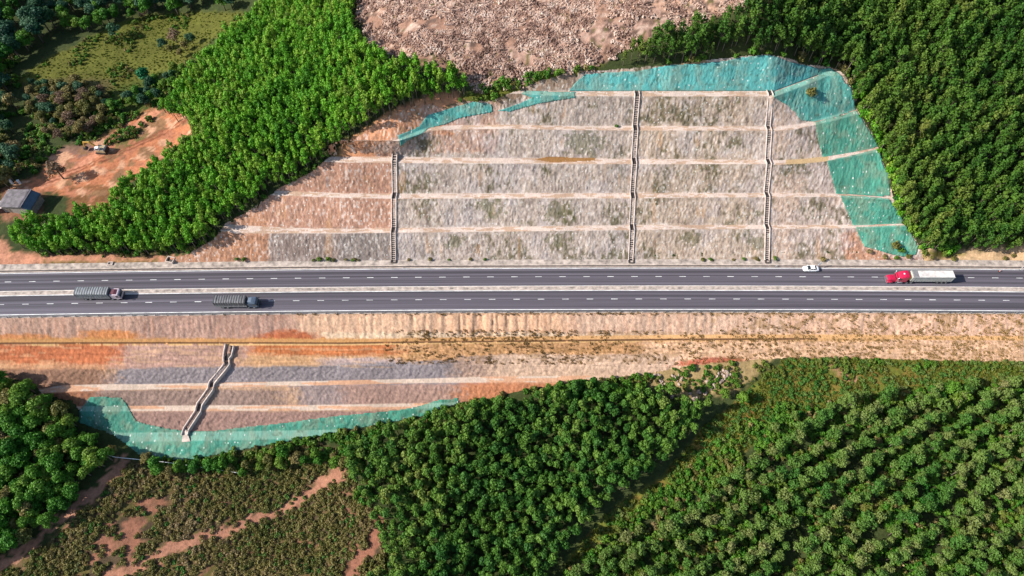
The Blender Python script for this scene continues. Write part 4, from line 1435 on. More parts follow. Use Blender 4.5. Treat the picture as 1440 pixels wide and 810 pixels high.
def crown_lobes(seed, R_, H0, H1, n, flat=0.8):
    """lobes of a crown: one core and smaller ones round it, wider in the middle"""
    g = random.Random(seed)
    hm = (H0 + H1) / 2
    out = [(0, 0, hm + 0.1 * (H1 - H0), R_ * 0.62, (H1 - H0) * 0.42)]
    for i in range(n):
        a = i * 2.4 + g.uniform(-0.5, 0.5)
        t = g.uniform(0.1, 1.0)
        rr = R_ * (0.78 - 0.38 * t) * g.uniform(0.55, 1.15)
        lr = R_ * g.uniform(0.24, 0.44)
        out.append((rr * math.cos(a), rr * math.sin(a), H0 + (H1 - H0) * (0.25 + 0.6 * t), lr, lr * flat))
    return out


def tube_mesh(segs, n=6):
    mb = MB()
    for p0, p1, r0, r1 in segs:
        mb.cyl(p0, p1, r0, r1, n)
    return mb


def trunk_segs(seed, H0, H1, R_, r):
    g = random.Random(seed)
    top = (g.uniform(-0.2, 0.2), g.uniform(-0.2, 0.2), H0 + (H1 - H0) * 0.4)
    S = [((0, 0, -0.6), top, r, r * 0.55)]
    for i in range(4):
        a = i * 1.6 + g.uniform(0, 0.8)
        S.append((top if i % 2 else (top[0] * 0.7, top[1] * 0.7, top[2] * 0.75), (R_ * 0.6 * math.cos(a), R_ * 0.6 * math.sin(a), H0 + (H1 - H0) * g.uniform(0.5, 0.8)), r * 0.4, r * 0.12))
    return S


def one_mesh_tree(name, seed, R_, H, nl, n, size, mat, h0=0.42, up=0.35):
    """small far tree: trunk and crown in one mesh"""
    lv, lf = leaf_cloud(seed, crown_lobes(seed, R_, H * h0, H, nl), n, size, up)
    mb = tube_mesh(trunk_segs(seed, H * h0, H, R_, 0.12))
    me = mb.mesh(name, M['bark'], mat)
    nb = len(me.polygons)
    bm = bmesh.new()
    bm.from_mesh(me)
    vv = [bm.verts.new(p) for p in lv]
    for f in lf:
        bm.faces.new([vv[i] for i in f]).material_index = 1
    bm.to_mesh(me)
    bm.free()
    return me


def bush_mesh(name, seed, R_, H, nl, n, size, mat, fill=0.4):
    g = random.Random(seed)
    lob = [(0, 0, H * 0.45, R_ * 0.6, H * 0.5)]
    for i in range(nl):
        a = g.uniform(0, 6.28)
        rr = R_ * g.uniform(0.35, 0.75)
        lob.append((rr * math.cos(a), rr * math.sin(a), H * g.uniform(0.25, 0.55), R_ * g.uniform(0.25, 0.45), H * g.uniform(0.25, 0.45)))
    lv, lf = leaf_cloud(seed, lob, n, size, 0.5, fill)
    lv[:, 2] = np.maximum(lv[:, 2], -0.1)
    return np_mesh(name, lv, lf, mat, smooth=False)


def scatter_group():
    ng = bpy.data.node_groups.new('scatter', 'GeometryNodeTree')
    ng.interface.new_socket('Geometry', in_out='INPUT', socket_type='NodeSocketGeometry')
    ng.interface.new_socket('Plants', in_out='INPUT', socket_type='NodeSocketCollection')
    ng.interface.new_socket('Geometry', in_out='OUTPUT', socket_type='NodeSocketGeometry')
    gi, go = ng.nodes.new('NodeGroupInput'), ng.nodes.new('NodeGroupOutput')
    ci_ = ng.nodes.new('GeometryNodeCollectionInfo')
    ci_.inputs['Separate Children'].default_value = True
    ci_.inputs['Reset Children'].default_value = True
    ip = ng.nodes.new('GeometryNodeInstanceOnPoints')
    ip.inputs['Pick Instance'].default_value = True
    at = {}
    for nm, ty in (('rz', 'FLOAT'), ('sc', 'FLOAT_VECTOR'), ('vi', 'INT')):
        a = ng.nodes.new('GeometryNodeInputNamedAttribute')
        a.data_type = ty
        a.inputs['Name'].default_value = nm
        at[nm] = next(o for o in a.outputs if o.enabled and o.name == 'Attribute')
    cxyz = ng.nodes.new('ShaderNodeCombineXYZ')
    er = ng.nodes.new('FunctionNodeEulerToRotation')
    lk = ng.links.new
    lk(gi.outputs['Geometry'], ip.inputs['Points'])
    lk(gi.outputs['Plants'], ci_.inputs['Collection'])
    lk(ci_.outputs[0], ip.inputs['Instance'])
    lk(at['vi'], ip.inputs['Instance Index'])
    lk(at['rz'], cxyz.inputs['Z'])
    lk(cxyz.outputs[0], er.inputs[0])
    lk(er.outputs[0], ip.inputs['Rotation'])
    lk(at['sc'], ip.inputs['Scale'])
    lk(ip.outputs[0], go.inputs['Geometry'])
    return ng


SCATTER = scatter_group()


def scatter(name, pts, protos, smin=0.8, smax=1.2, seed=1, kind='stuff', scl=None):
    pts = np.asarray(pts, np.float32)
    if not len(pts):
        return None
    g = np.random.default_rng(seed)
    col = bpy.data.collections.new(name + '_kinds')
    for i, m in enumerate(protos):
        col.objects.link(bpy.data.objects.new('%s_kind_%02d' % (name, i), m))
    me = bpy.data.meshes.new(name)
    n = len(pts)
    me.vertices.add(n)
    me.vertices.foreach_set('co', pts.ravel())
    me.attributes.new('rz', 'FLOAT', 'POINT').data.foreach_set('value', g.uniform(0, 6.283, n).astype(np.float32))
    s = g.uniform(smin, smax, n) if scl is None else scl
    S3 = np.stack([s * g.uniform(0.9, 1.1, n), s * g.uniform(0.9, 1.1, n), s * g.uniform(0.85, 1.15, n)], 1).astype(np.float32)
    me.attributes.new('sc', 'FLOAT_VECTOR', 'POINT').data.foreach_set('vector', S3.ravel())
    me.attributes.new('vi', 'INT', 'POINT').data.foreach_set('value', g.integers(0, len(protos), n).astype(np.int32))
    o = link(name, me)
    md = o.modifiers.new('scatter', 'NODES')
    md.node_group = SCATTER
    for it in SCATTER.interface.items_tree:
        if it.name == 'Plants':
            md[it.identifier] = col
    return tag(o, kind=kind)


def candidates(spacing, seed, jit=0.32, box=(-240, 250, -112, 215)):
    g = np.random.default_rng(seed)
    xs_, ys_ = np.arange(box[0], box[1], spacing), np.arange(box[2], box[3], spacing * 0.87)
    X, Y = np.meshgrid(xs_, ys_)
    X[1::2] += spacing / 2
    X, Y = X.ravel() + g.uniform(-jit, jit, X.size) * spacing, Y.ravel() + g.uniform(-jit, jit, X.size) * spacing
    return X, Y


def on_ground(X, Y, poly, h, ragged=0.0, blocks=True):
    """keep the places whose plants, h tall, stand within a region of the photo"""
    lo = np.array(poly).min(0) - 200
    u, v, _ = proj(X, Y, 10.0)
    m = (u > lo[0] - 300) & (u < np.array(poly)[:, 0].max() + 500)
    X, Y = X[m], Y[m]
    Z = nat_z(X, Y)
    u, v, d = proj(X, Y, Z + h)
    if ragged:
        u = u + (fbm(X * 0.2, Y * 0.2, 701) - 0.5) * 2 * ragged
        v = v + (fbm(X * 0.2, Y * 0.2, 703) - 0.5) * 2 * ragged
    k = inpoly(u, v, poly)
    dd = Y - yo(X)
    k &= ~((dd > -10) & (dd < 11))
    X, Y, Z, u, v = X[k], Y[k], Z[k], u[k], v[k]
    if blocks:
        k = ~(cut_inside(X, Y) | fill_inside(X, Y))
        X, Y, Z, u, v = X[k], Y[k], Z[k], u[k], v[k]
    return X, Y, Z, u, v


def stand(name, label, group, stuff, meshes, X, Y, Z, u, v, smin, smax, seed, most=300):
    """the trees that show largest are objects of their own, the rest one mass"""
    g = np.random.default_rng(seed)
    dist = np.sqrt((X - CAM[0]) ** 2 + (Y - CAM[1]) ** 2 + (Z + 6 - CAM[2]) ** 2)
    inside = (u > 6) & (u < 1434) & (v > 6) & (v < 804)
    order = np.argsort(np.where(inside, dist, dist + 1e4))
    pick = order[:most]
    pick = pick[inside[pick]]
    for i in pick:
        o = bpy.data.objects.new(name, meshes[int(g.integers(len(meshes)))])
        COL.objects.link(o)
        s = g.uniform(smin, smax)
        o.location = (X[i], Y[i], Z[i])
        o.rotation_euler = (g.uniform(-0.05, 0.05), g.uniform(-0.05, 0.05), g.uniform(0, 6.283))
        o.scale = (s * g.uniform(0.9, 1.1), s * g.uniform(0.9, 1.1), s * g.uniform(0.88, 1.14))
        tag(o, label, 'tree', group)
    rest = np.setdiff1d(np.arange(len(X)), pick)
    scatter(stuff, np.stack([X[rest], Y[rest], Z[rest]], 1), meshes, smin, smax, seed + 1)


G = lambda r, g, b: tuple(A(r, g, b) * 1.0)
LM = {
    'bright': leaf_mat('bright_leaves', [G(74, 140, 26), G(98, 168, 32), G(120, 186, 40), G(148, 190, 56), G(136, 166, 64)], 0.03),
    'dark': leaf_mat('dark_leaves', [G(56, 104, 28), G(82, 126, 38), G(106, 138, 48), G(138, 148, 64)], 0.03),
    'forest': leaf_mat('forest_leaves', [G(52, 106, 34), G(80, 130, 42), G(112, 152, 54), G(158, 166, 82)], 0.03),
    'olive': leaf_mat('olive_leaves', [G(66, 122, 42), G(94, 140, 54), G(122, 150, 68), G(150, 150, 92)], 0.04),
    'blue': leaf_mat('blue_green_leaves', [G(40, 84, 62), G(58, 104, 72), G(84, 124, 88), G(60, 110, 50)], 0.04),
    'lush': leaf_mat('lush_leaves', [G(52, 118, 34), G(80, 142, 36), G(110, 158, 48), G(140, 164, 60)], 0.04),
    'scrub': leaf_mat('scrub_leaves', [G(106, 116, 50), G(134, 130, 66), G(156, 142, 84), G(172, 148, 108)], 0.05),
    'grass': leaf_mat('grass_blades', [G(104, 128, 40), G(124, 138, 48), G(150, 142, 66)], 0.05),
    'weeds': leaf_mat('dry_weeds', [G(186, 154, 96), G(206, 170, 112), G(222, 186, 134)], 0.1),
    'edge': leaf_mat('edge_leaves', [G(70, 124, 32), G(94, 142, 38), G(118, 142, 52), G(130, 132, 58)], 0.06),
    'brown': leaf_mat('bare_twigs', [G(130, 104, 84), G(150, 122, 98), G(116, 104, 80)], 0.06),
    'emerald': leaf_mat('emerald_leaves', [G(30, 128, 78), G(44, 144, 88)], 0.06),
    'wood': leaf_mat('felled_wood', [G(96, 72, 60), G(166, 130, 114), G(214, 180, 160), G(236, 214, 198)], 0.3, 0.0),
}

P_UL = [(368, 8), (395, -110), (506, -110), (492, 20), (505, 55), (545, 76), (600, 93), (640, 98), (656, 118), (628, 125), (600, 135), (556, 142), (520, 158), (488, 186), (458, 208),
        (440, 233), (404, 256), (380, 272), (332, 300), (304, 328), (262, 345), (200, 352), (100, 348), (36, 348), (12, 334), (14, 312), (44, 306), (78, 306), (104, 296), (150, 288), (166, 266),
        (204, 238), (248, 212), (270, 186), (264, 160), (238, 158), (228, 145), (262, 105), (292, 72), (332, 34)]
P_R = [(826, 100), (862, 73), (930, 48), (1050, 4), (1085, -110), (1560, -110), (1560, 345), (1440, 343), (1390, 346), (1340, 340), (1300, 338), (1286, 318), (1270, 296), (1256, 250),
       (1240, 212), (1234, 186), (1216, 160), (1206, 122), (1192, 94), (1160, 84), (1120, 78), (1080, 68), (1000, 76), (940, 85), (870, 97)]
P_BC = [(496, 622), (560, 598), (640, 574), (700, 566), (770, 546), (830, 540), (880, 548), (960, 550), (998, 570), (978, 600), (940, 636), (914, 664), (870, 688), (824, 732), (800, 760),
        (770, 805), (740, 900), (524, 900), (522, 805), (546, 790), (530, 740), (496, 664), (486, 634)]
P_LR = [(1085, 602), (1120, 578), (1180, 562), (1220, 550), (1300, 548), (1360, 536), (1560, 530), (1560, 900), (750, 900), (806, 800), (858, 758), (900, 736), (975, 696), (1035, 652)]

# upper left plantation
X, Y, Z, u, v = on_ground(*candidates(1.65, 21), P_UL, 4.6, 4.0)
stand('young_plantation_tree', 'bright green young tree packed into the plantation between yard and cut slope', 'bright green plantation trees', 'young_plantation',
      [one_mesh_tree('young_tree', 100 + i, 1.15, 6.4 + 0.2 * i, 8, 300, 0.30, LM['bright'], 0.22) for i in range(5)], X, Y, Z, u, v, 0.66, 1.3, 41)
# right hill
X, Y, Z, u, v = on_ground(*candidates(1.95, 22), P_R, 4.6, 4.0)
stand('hillside_tree', 'dark green tree in the dense wood on the hill right of the cut', 'dark trees of the right hill', 'hillside_tree_mass',
      [one_mesh_tree('hill_tree', 200 + i, 1.4, 7.6 + 0.3 * i, 9, 340, 0.35, LM['dark'], 0.16) for i in range(5)], X, Y, Z, u, v, 0.68, 1.32, 43)
# bottom centre
X, Y, Z, u, v = on_ground(*candidates(2.0, 23), P_BC, 4.8, 3.0)
stand('forest_tree', 'rounded mid green tree in the dense forest below the embankment', 'rounded trees of the forest below the road', 'forest_tree_mass',
      [one_mesh_tree('forest_tree', 300 + i, 1.4, 6.2 + 0.35 * i, 8, 320, 0.34, LM['forest'], 0.45) for i in range(5)], X, Y, Z, u, v, 0.66, 1.28, 45)
# lower right: trees in rows
ang = R(33)
rows_x, rows_y = [], []
gq = np.random.default_rng(77)
for i in range(-40, 60):
    off = i * 5.3
    t = np.arange(-220, 220, 1.25)
    t = t + gq.uniform(-0.6, 0.6, len(t))
    o2 = off + gq.normal(0, 0.85, len(t)).clip(-1.7, 1.7) + (fbm(t * 0.03, t * 0 + i, 9, 2) - 0.5) * 1.0
    rows_x.append(60 + t * math.cos(ang) - o2 * math.sin(ang))
    rows_y.append(-60 + t * math.sin(ang) + o2 * math.cos(ang))
X, Y = np.concatenate(rows_x), np.concatenate(rows_y)
k = (Y < -20) & (Y > -120) & (X > -20) & (X < 180) & (gq.random(len(X)) > 0.06)
X, Y, Z, u, v = on_ground(X[k], Y[k], P_LR, 4.0, 4.0)
stand('grove_tree', 'spreading grey green tree in the planted rows of the lower grove', 'grey green trees planted in rows', 'grove_tree_mass',
      [one_mesh_tree('grove_tree', 400 + i, 1.5, 4.9 + 0.3 * i, 11, 380, 0.31, LM['olive'], 0.3, 0.4) for i in range(6)], X, Y, Z, u, v, 0.62, 1.3, 47)


# larger trees with parts
def tree_kind(seed, R_, H, n, size, mat, nl=11, h0=0.32):
    lv, lf = leaf_cloud(seed, crown_lobes(seed, R_, H * h0, H, nl, 0.75), n, size, 0.4)
    return tube_mesh(trunk_segs(seed, H * h0, H, R_, 0.28), 8).mesh('trunk', M['bark']), np_mesh('crown', lv, lf, mat, smooth=False)


KINDS = {
    'blue': [tree_kind(500 + i, 3.4, 8.5, 1300, 0.5, LM['blue']) for i in range(3)],
    'lush': [tree_kind(520 + i, 3.0, 8.5, 1300, 0.46, LM['lush']) for i in range(4)],
    'olive': [tree_kind(540 + i, 3.2, 7.0, 1100, 0.46, LM['scrub']) for i in range(3)],
    'brown': [tree_kind(560 + i, 3.4, 7.0, 650, 0.42, LM['brown']) for i in range(2)],
    'emerald': [tree_kind(580, 3.2, 6.0, 1300, 0.45, LM['emerald'])],
}


def big_tree(u, v, kind, sc, label, group=None, h=4.5, at=None, name='broadleaf_tree'):
    """crown centre seen at (u, v)"""
    if at is None:
        q = hit_surf(u, v + h * sc * 2.2)
        at = (float(q[0][0]), float(q[1][0]), float(q[2][0]))
    g = random.Random(int(u * 131 + v * 17))
    tm, cm = KINDS[kind][g.randrange(len(KINDS[kind]))]
    r = empty(name, at, g.uniform(0, 6.28), label, 'tree', group)
    r.scale = (sc * g.uniform(0.92, 1.08), sc * g.uniform(0.92, 1.08), sc * g.uniform(0.9, 1.1))
    link('trunk', tm, r)
    link('crown', cm, r)
    return r


def wood(poly, spacing_px, kind, smin, smax, label, group, seed, name='broadleaf_tree'):
    g = random.Random(seed)
    P = np.array(poly)
    n = 0
    pts = []
    vv = P[:, 1].min()
    while vv < P[:, 1].max():
        uu = P[:, 0].min()
        while uu < P[:, 0].max():
            a, b = uu + g.uniform(-0.35, 0.35) * spacing_px, vv + g.uniform(-0.35, 0.35) * spacing_px
            if inpoly(np.array([a]), np.array([b]), poly)[0] and -45 < a < 1485 and -35 < b < 850:
                pts.append((a, b))
            uu += spacing_px
        vv += spacing_px * 0.72
    sc = np.array([g.uniform(smin, smax) for _ in pts])
    pa = np.array(pts)
    x, y, z = hit_surf(pa[:, 0], pa[:, 1] + 9.9 * sc)
    for i, (a, b) in enumerate(pts):
        big_tree(a, b, kind if isinstance(kind, str) else g.choice(kind), float(sc[i]), label, group, at=(float(x[i]), float(y[i]), float(z[i])), name=name)


wood([(-50, -40), (235, -40), (350, -40), (366, 4), (300, 10), (205, 14), (150, 12), (84, 36), (60, 62), (30, 88), (-4, 140), (-50, 150)], 19, ['blue', 'blue', 'lush'], 0.75, 1.15,
     'dark blue green tree in the wood beyond the meadow', 'trees of the wood beyond the meadow', 1)
wood([(-50, 140), (18, 112), (30, 128), (18, 165), (34, 200), (42, 232), (22, 262), (-50, 268)], 17, ['blue', 'olive'], 0.7, 1.0,
     'greyish tree in the strip of wood left of the scrubby rise', 'trees of the strip by the yard track', 2)
wood([(34, 118), (60, 112), (104, 108), (150, 122), (162, 146), (150, 172), (120, 190), (88, 194), (62, 182), (44, 156)], 11.5, ['olive', 'olive', 'brown', 'olive', 'blue'], 0.35, 0.72,
     'bushy olive tree on the rise between meadow and yard', 'bushy trees between meadow and yard', 3, name='bushy_tree')
wood([(160, 148), (180, 138), (210, 122), (250, 98), (268, 92), (262, 106), (232, 138), (200, 146), (168, 160), (150, 150)], 11, ['lush', 'blue', 'lush'], 0.4, 0.66,
     'deep green tree in the belt along the foot of the young plantation', 'trees of the belt below the plantation', 4)
wood([(86, 38), (110, 22), (150, 12), (190, 8), (196, 20), (150, 34), (100, 46)], 14, 'lush', 0.55, 0.8,
     'leafy bright tree in the hedge along the far side of the meadow', 'hedge trees beyond the meadow', 5)
wood([(-50, 534), (6, 528), (40, 536), (60, 552), (100, 568), (110, 588), (120, 606), (160, 622), (176, 634), (140, 660), (104, 704), (62, 744), (20, 774), (-50, 800)], 16, ['lush', 'lush', 'lush', 'olive', 'lush'], 0.5, 0.95,
     'leafy tree in the woodland beside the reddish dirt track', 'leafy trees beside the dirt track', 6, name='woodland_tree')
wood([(180, 632), (215, 640), (262, 652), (330, 640), (440, 622), (486, 634), (490, 656), (440, 650), (330, 668), (300, 664), (230, 660)], 17, ['lush', 'olive', 'lush'], 0.4, 0.7,
     'low leafy tree along the foot of the lower green net', 'low trees at the foot of the lower net', 7, name='low_tree')
big_tree(166, 46, 'blue', 0.8, 'lone grey green tree standing in the middle of the meadow')
big_tree(206, 106, 'emerald', 0.9, 'vivid emerald tree between the meadow and the plantation')
for uu, vv, sc in ((232, 64, 0.6), (242, 70, 0.5), (262, 66, 0.55), (272, 56, 0.6), (256, 76, 0.5)):
    big_tree(uu, vv, 'olive' if sc < 0.58 else 'blue', sc, 'olive tree in the clump at the meadow end near the plantation', 'clump of trees at the meadow end', name='bushy_tree')
big_tree(250, 52, 'brown', 0.8, 'round brownish tree at the meadow edge near the plantation')
big_tree(233, 152, 'lush', 0.6, 'dark tree beside the dirt yard at the tip of the plantation')
big_tree(90, 242, 'brown', 1.0, 'pale leafless tree on the edge of the dirt yard')
big_tree(128, 182, 'brown', 0.55, 'brown withered tree at the head of the yard track')
big_tree(205, 20, 'brown', 0.5, 'withered tan tree in the hedge beyond the meadow')
for uu, vv, sc, lb in ((1040, 558, 0.62, 'bright green tree beside the heap of pale boulders'), (1016, 552, 0.5, 'fresh green small tree touching the boulder heap')):
    big_tree(uu, vv, 'lush', sc, lb)
wood([(1290, 556), (1330, 540), (1352, 545), (1350, 562), (1310, 572)], 14, 'lush', 0.55, 0.75, 'fresh green tree at the upper edge of the grove', 'green trees at the grove edge', 9, name='woodland_tree')
wood([(780, 543), (850, 536), (890, 540), (900, 556), (800, 562), (760, 560)], 15, 'lush', 0.55, 0.8, 'bright tree at the front edge of the forest under the road', 'front edge trees of the forest', 10, name='woodland_tree')

# shrubs one can tell apart
SHR = [bush_mesh('shrub', 600 + i, 1.5, 2.0, 6, 420, 0.3, LM['edge']) for i in range(3)] + [bush_mesh('shrub', 610, 1.6, 1.7, 6, 420, 0.28, LM['scrub'])]


def shrub(u, v, sc, label, group=None, i=0):
    x, y, z = hit_surf(u, v)
    o = bpy.data.objects.new('shrub', SHR[i])
    COL.objects.link(o)
    o.location = (float(x[0]), float(y[0]), float(z[0]))
    o.rotation_euler = (0, 0, u)
    o.scale = (sc, sc, sc)
    return tag(o, label, 'shrub', group)


shrub(1138, 134, 1.3, 'round brownish shrub growing through the teal net near the topmost bench', i=3)
shrub(1258, 348, 1.2, 'upright brown shrub on the lowest green net above the road', i=3)
shrub(1266, 354, 0.8, 'dark green shrub at the foot of the lowest green net', i=0)
gs = random.Random(5)
for i in range(26):
    uu = gs.choice([gs.uniform(322, 350), gs.uniform(440, 470), gs.uniform(482, 510), gs.uniform(560, 690), gs.uniform(975, 1070)])
    shrub(uu, 366.2 + gs.uniform(-1.0, 0.8), gs.uniform(0.35, 0.6), 'small weedy shrub at the foot of the cut slope', 'weedy shrubs along the slope foot', gs.choice((0, 3)))
for uu, vv, sc in ((1089, 364.5, 0.6), (1156, 366, 0.75), (1222, 355, 0.7), (1243, 362, 0.65), (1260, 364, 0.6), (1276, 362.5, 0.75), (1310, 363, 0.5), (1340, 366, 0.8), (1412, 364, 0.6), (1424, 360, 0.6)):
    shrub(uu, vv, sc, 'olive shrub on the sandy strip between nets and road', 'olive shrubs by the road edge', 0 if uu % 3 < 1 else 3)
shrub(867, 178.5, 0.45, 'small green shrub on the second bench from the top')

# boulders below the road
rng2 = np.random.default_rng(91)


def boulder_mesh(seed):
    b = bmesh.new()
    bmesh.ops.create_icosphere(b, subdivisions=3, radius=0.6)
    for q in b.verts:
        d = q.co.normalized()
        f = 0.72 + 0.6 * float(fbm(d.x * 1.6 + seed * 9 + 7, d.y * 1.6 + d.z * 2.1 + 5, seed, 3))
        q.co = Vector((round(q.co.x * f / 0.16) * 0.16 * 0.5 + q.co.x * f * 0.5, q.co.y * f, q.co.z * f * 0.75))
    me = bpy.data.meshes.new('boulder')
    b.to_mesh(me)
    b.free()
    me.materials.append(M['rock'])
    return me


BLD = [boulder_mesh(i) for i in range(5)]
for i in range(95):
    t = rng2.random()
    if i < 60:
        cu_, cv_ = np.array([(985, 552), (1000, 540), (1012, 530), (1020, 526), (975, 560)])[rng2.integers(5)] + rng2.normal(0, 5, 2)
        lb, gp = 'pale boulder in the slanting heap above the forest edge', 'boulders of the slanting heap'
    else:
        cu_, cv_ = np.array([(925, 530), (932, 540), (952, 532), (942, 548)])[rng2.integers(4)] + rng2.normal(0, 5, 2)
        lb, gp = 'greyish boulder in the rubble left of the slanting heap', 'boulders of the rubble patch'
    x, y, z = hit_surf(cu_, cv_)
    o = bpy.data.objects.new('boulder', BLD[int(rng2.integers(5))])
    COL.objects.link(o)
    o.location = (float(x[0]), float(y[0]), float(z[0]) + 0.15)
    o.rotation_euler = tuple(rng2.uniform(0, 6.28, 3))
    s = rng2.uniform(0.4, 1.15)
    o.scale = (s, s * rng2.uniform(0.7, 1.1), s * 0.8)
    tag(o, lb, 'boulder', gp)

# ------------------------------------------------------------------ masses nobody could count
def mass(name, poly, spacing, protos, smin, smax, seed, h=0.3, ragged=5.0, dens=None, jit=0.45, on=None):
    X, Y = candidates(spacing, seed, jit)
    X, Y, Z, u, v = on_ground(X, Y, poly, h, ragged)
    if dens is not None:
        k = dens(X, Y, u, v)
        X, Y, Z = X[k], Y[k], Z[k]
    return scatter(name, np.stack([X, Y, Z - 0.05], 1), protos, smin, smax, seed)


def off_tracks(X, Y, u, v):
    ju, jv = u + (fbm(X * 0.3, Y * 0.3, 1) - 0.5) * 26, v + (fbm(X * 0.3, Y * 0.3, 2) - 0.5) * 26
    d = np.minimum(polydist(ju, jv, TRACK1, False) - 7, np.minimum(polydist(ju, jv, TRACK2, False) - 8, polydist(ju, jv, TRACK3, False) - 8))
    bare = inpoly(ju, jv, [(118, 800), (150, 722), (190, 705), (236, 706), (205, 745), (170, 830)])
    return ((d > 0) | (hsh(np.round(X * 7), np.round(Y * 7), 5) > 0.86)) & ~(bare & (fbm(X * 0.5, Y * 0.5, 4) < 0.58)) & (fbm(X * 0.16, Y * 0.16, 6) > 0.30)


mass('scrub', SCRUB, 1.0, [bush_mesh('scrub_bush', 700 + i, 0.85 + 0.15 * (i % 3), 0.8 + 0.3 * (i % 2), 5, 110, 0.27, LM['scrub' if i < 6 else 'olive']) for i in range(7)], 0.4, 1.25, 51, dens=off_tracks)
EDGE_POLYS = [[(1204, 92), (1226, 120), (1236, 160), (1246, 200), (1240, 216), (1232, 190), (1212, 160), (1204, 126)], [(1236, 190), (1262, 240), (1270, 285), (1300, 320), (1345, 345), (1340, 360), (1300, 362), (1288, 345), (1262, 300), (1254, 250), (1236, 210)],
              [(640, 140), (668, 124), (760, 101), (850, 92), (840, 104), (736, 126), (692, 144)],
              [(262, 348), (310, 325), (345, 292), (400, 255), (440, 232), (470, 210), (480, 214), (446, 238), (396, 268), (346, 300), (318, 322), (300, 340), (262, 358)],
              [(200, 640), (260, 644), (330, 630), (440, 610), (560, 588), (600, 580), (650, 562), (650, 580), (600, 604), (500, 640), (330, 664), (230, 664)],
              [(1040, 600), (1110, 568), (1300, 548), (1560, 530), (1560, 900), (750, 900), (800, 796), (884, 722)],
              [(146, 200), (160, 190), (205, 164), (216, 170), (190, 190), (158, 206)],
              [(620, 590), (650, 566), (700, 556), (770, 542), (840, 528), (890, 526), (930, 530), (900, 552), (770, 560), (700, 575)],
              [(1100, 70), (1160, 84), (1196, 96), (1210, 130), (1203, 150), (1186, 100), (1150, 92), (1100, 80)],
              [(850, 96), (940, 88), (1000, 78), (1080, 70), (1080, 77), (1000, 83), (900, 95)],
              [(40, 340), (262, 340), (270, 352), (200, 360), (60, 356)], [(540, 600), (480, 640), (500, 700), (520, 720), (530, 680), (510, 640)]]
EB = [bush_mesh('edge_bush', 720 + i, 1.0, 1.4, 5, 150, 0.28, LM['edge' if i < 3 else ('lush' if i < 5 else 'scrub')]) for i in range(6)]
pp = []
for q, poly in enumerate(EDGE_POLYS):
    X, Y, Z, u, v = on_ground(*candidates(1.25, 60 + q, 0.45), poly, 0.5, 5.0)
    k = fbm(X * 0.3, Y * 0.3, 9) > 0.40
    pp.append(np.stack([X[k], Y[k], Z[k]], 1))
scatter('undergrowth', np.concatenate(pp), EB, 0.55, 1.5, 61)
X, Y, Z, u, v = on_ground(*candidates(1.7, 69, 0.45), [(1206, 100), (1222, 120), (1232, 150), (1250, 196), (1274, 240), (1282, 285), (1308, 320), (1350, 344), (1344, 362), (1300, 364), (1286, 348), (1262, 305), (1252, 250), (1236, 205), (1212, 160)], 1.6, 5.0)
scatter('tall_undergrowth', np.stack([X, Y, Z], 1), [bush_mesh('thicket', 780 + i, 1.1, 2.2, 7, 260, 0.3, LM['bright' if i < 2 else 'edge']) for i in range(4)], 0.8, 1.7, 62)


def tuft_mesh(name, seed, R_, H, n, mat):
    g = np.random.default_rng(seed)
    a, r = g.uniform(0, 6.283, n), R_ * np.sqrt(g.random(n)) * 0.7
    base = np.stack([r * np.cos(a), r * np.sin(a), np.zeros(n)], 1)
    lean = np.stack([np.cos(a) * g.uniform(0.1, 0.6, n), np.sin(a) * g.uniform(0.1, 0.6, n), g.uniform(0.6, 1.1, n)], 1) * H
    b = g.uniform(0, 6.283, n)
    w_ = np.stack([np.cos(b), np.sin(b), b * 0], 1) * 0.09
    Vv = np.stack([base - w_, base + w_, base + lean * 0.9 + w_ * 0.5, base + lean - w_ * 0.3], 1).reshape(-1, 3)
    return np_mesh(name, Vv, np.arange(4 * n).reshape(-1, 4), mat, smooth=False)


GT = [tuft_mesh('tuft', 740 + i, 0.6, 0.55, 60, LM['grass']) for i in range(3)]
mass('grass', GRASS_R, 0.85, GT + [bush_mesh('grass_bush', 750, 0.8, 0.7, 4, 90, 0.26, LM['grass'])] + [bush_mesh('grass_bush', 752 + i, 0.9, 0.9, 5, 110, 0.26, LM['olive']) for i in range(2)], 0.5, 1.15, 71, dens=lambda X, Y, u, v: fbm(X * 0.25, Y * 0.25, 8) > 0.33)
mass('meadow_grass', MEADOW, 1.2, GT, 0.3, 0.65, 72, dens=lambda X, Y, u, v: vn(X * 0.9, Y * 0.9, 8) > 0.3)
mass('undergrowth', MEADOW, 1.6, EB, 0.4, 1.0, 75, dens=lambda X, Y, u, v: fbm(X * 0.12, Y * 0.12, 48) > 0.60)
mass('verge_weeds', [(930, 515), (1010, 512), (1100, 506), (1200, 502), (1500, 505), (1500, 520), (1180, 522), (1080, 530), (1000, 556), (930, 556)], 1.2, GT + EB[:3] + EB[:3], 0.4, 1.15, 73,
     dens=lambda X, Y, u, v: fbm(X * 0.3, Y * 0.3, 18) > 0.44)
LOWV = [(0, 60), (40, 92), (24, 120), (60, 142), (160, 146), (215, 118), (268, 84), (330, 34), (370, 8), (320, 40), (270, 96), (225, 146), (150, 196), (100, 205), (66, 222), (40, 262), (-60, 270), (-60, 80)]
mass('undergrowth', LOWV, 1.7, EB[3:] + EB[:1], 0.7, 1.4, 74, dens=lambda X, Y, u, v: (fbm(X * 0.15, Y * 0.15, 28) > 0.42) & ~inpoly(u, v, DIRT) & ~(inpoly(u, v, MEADOW) & (v < 104)))


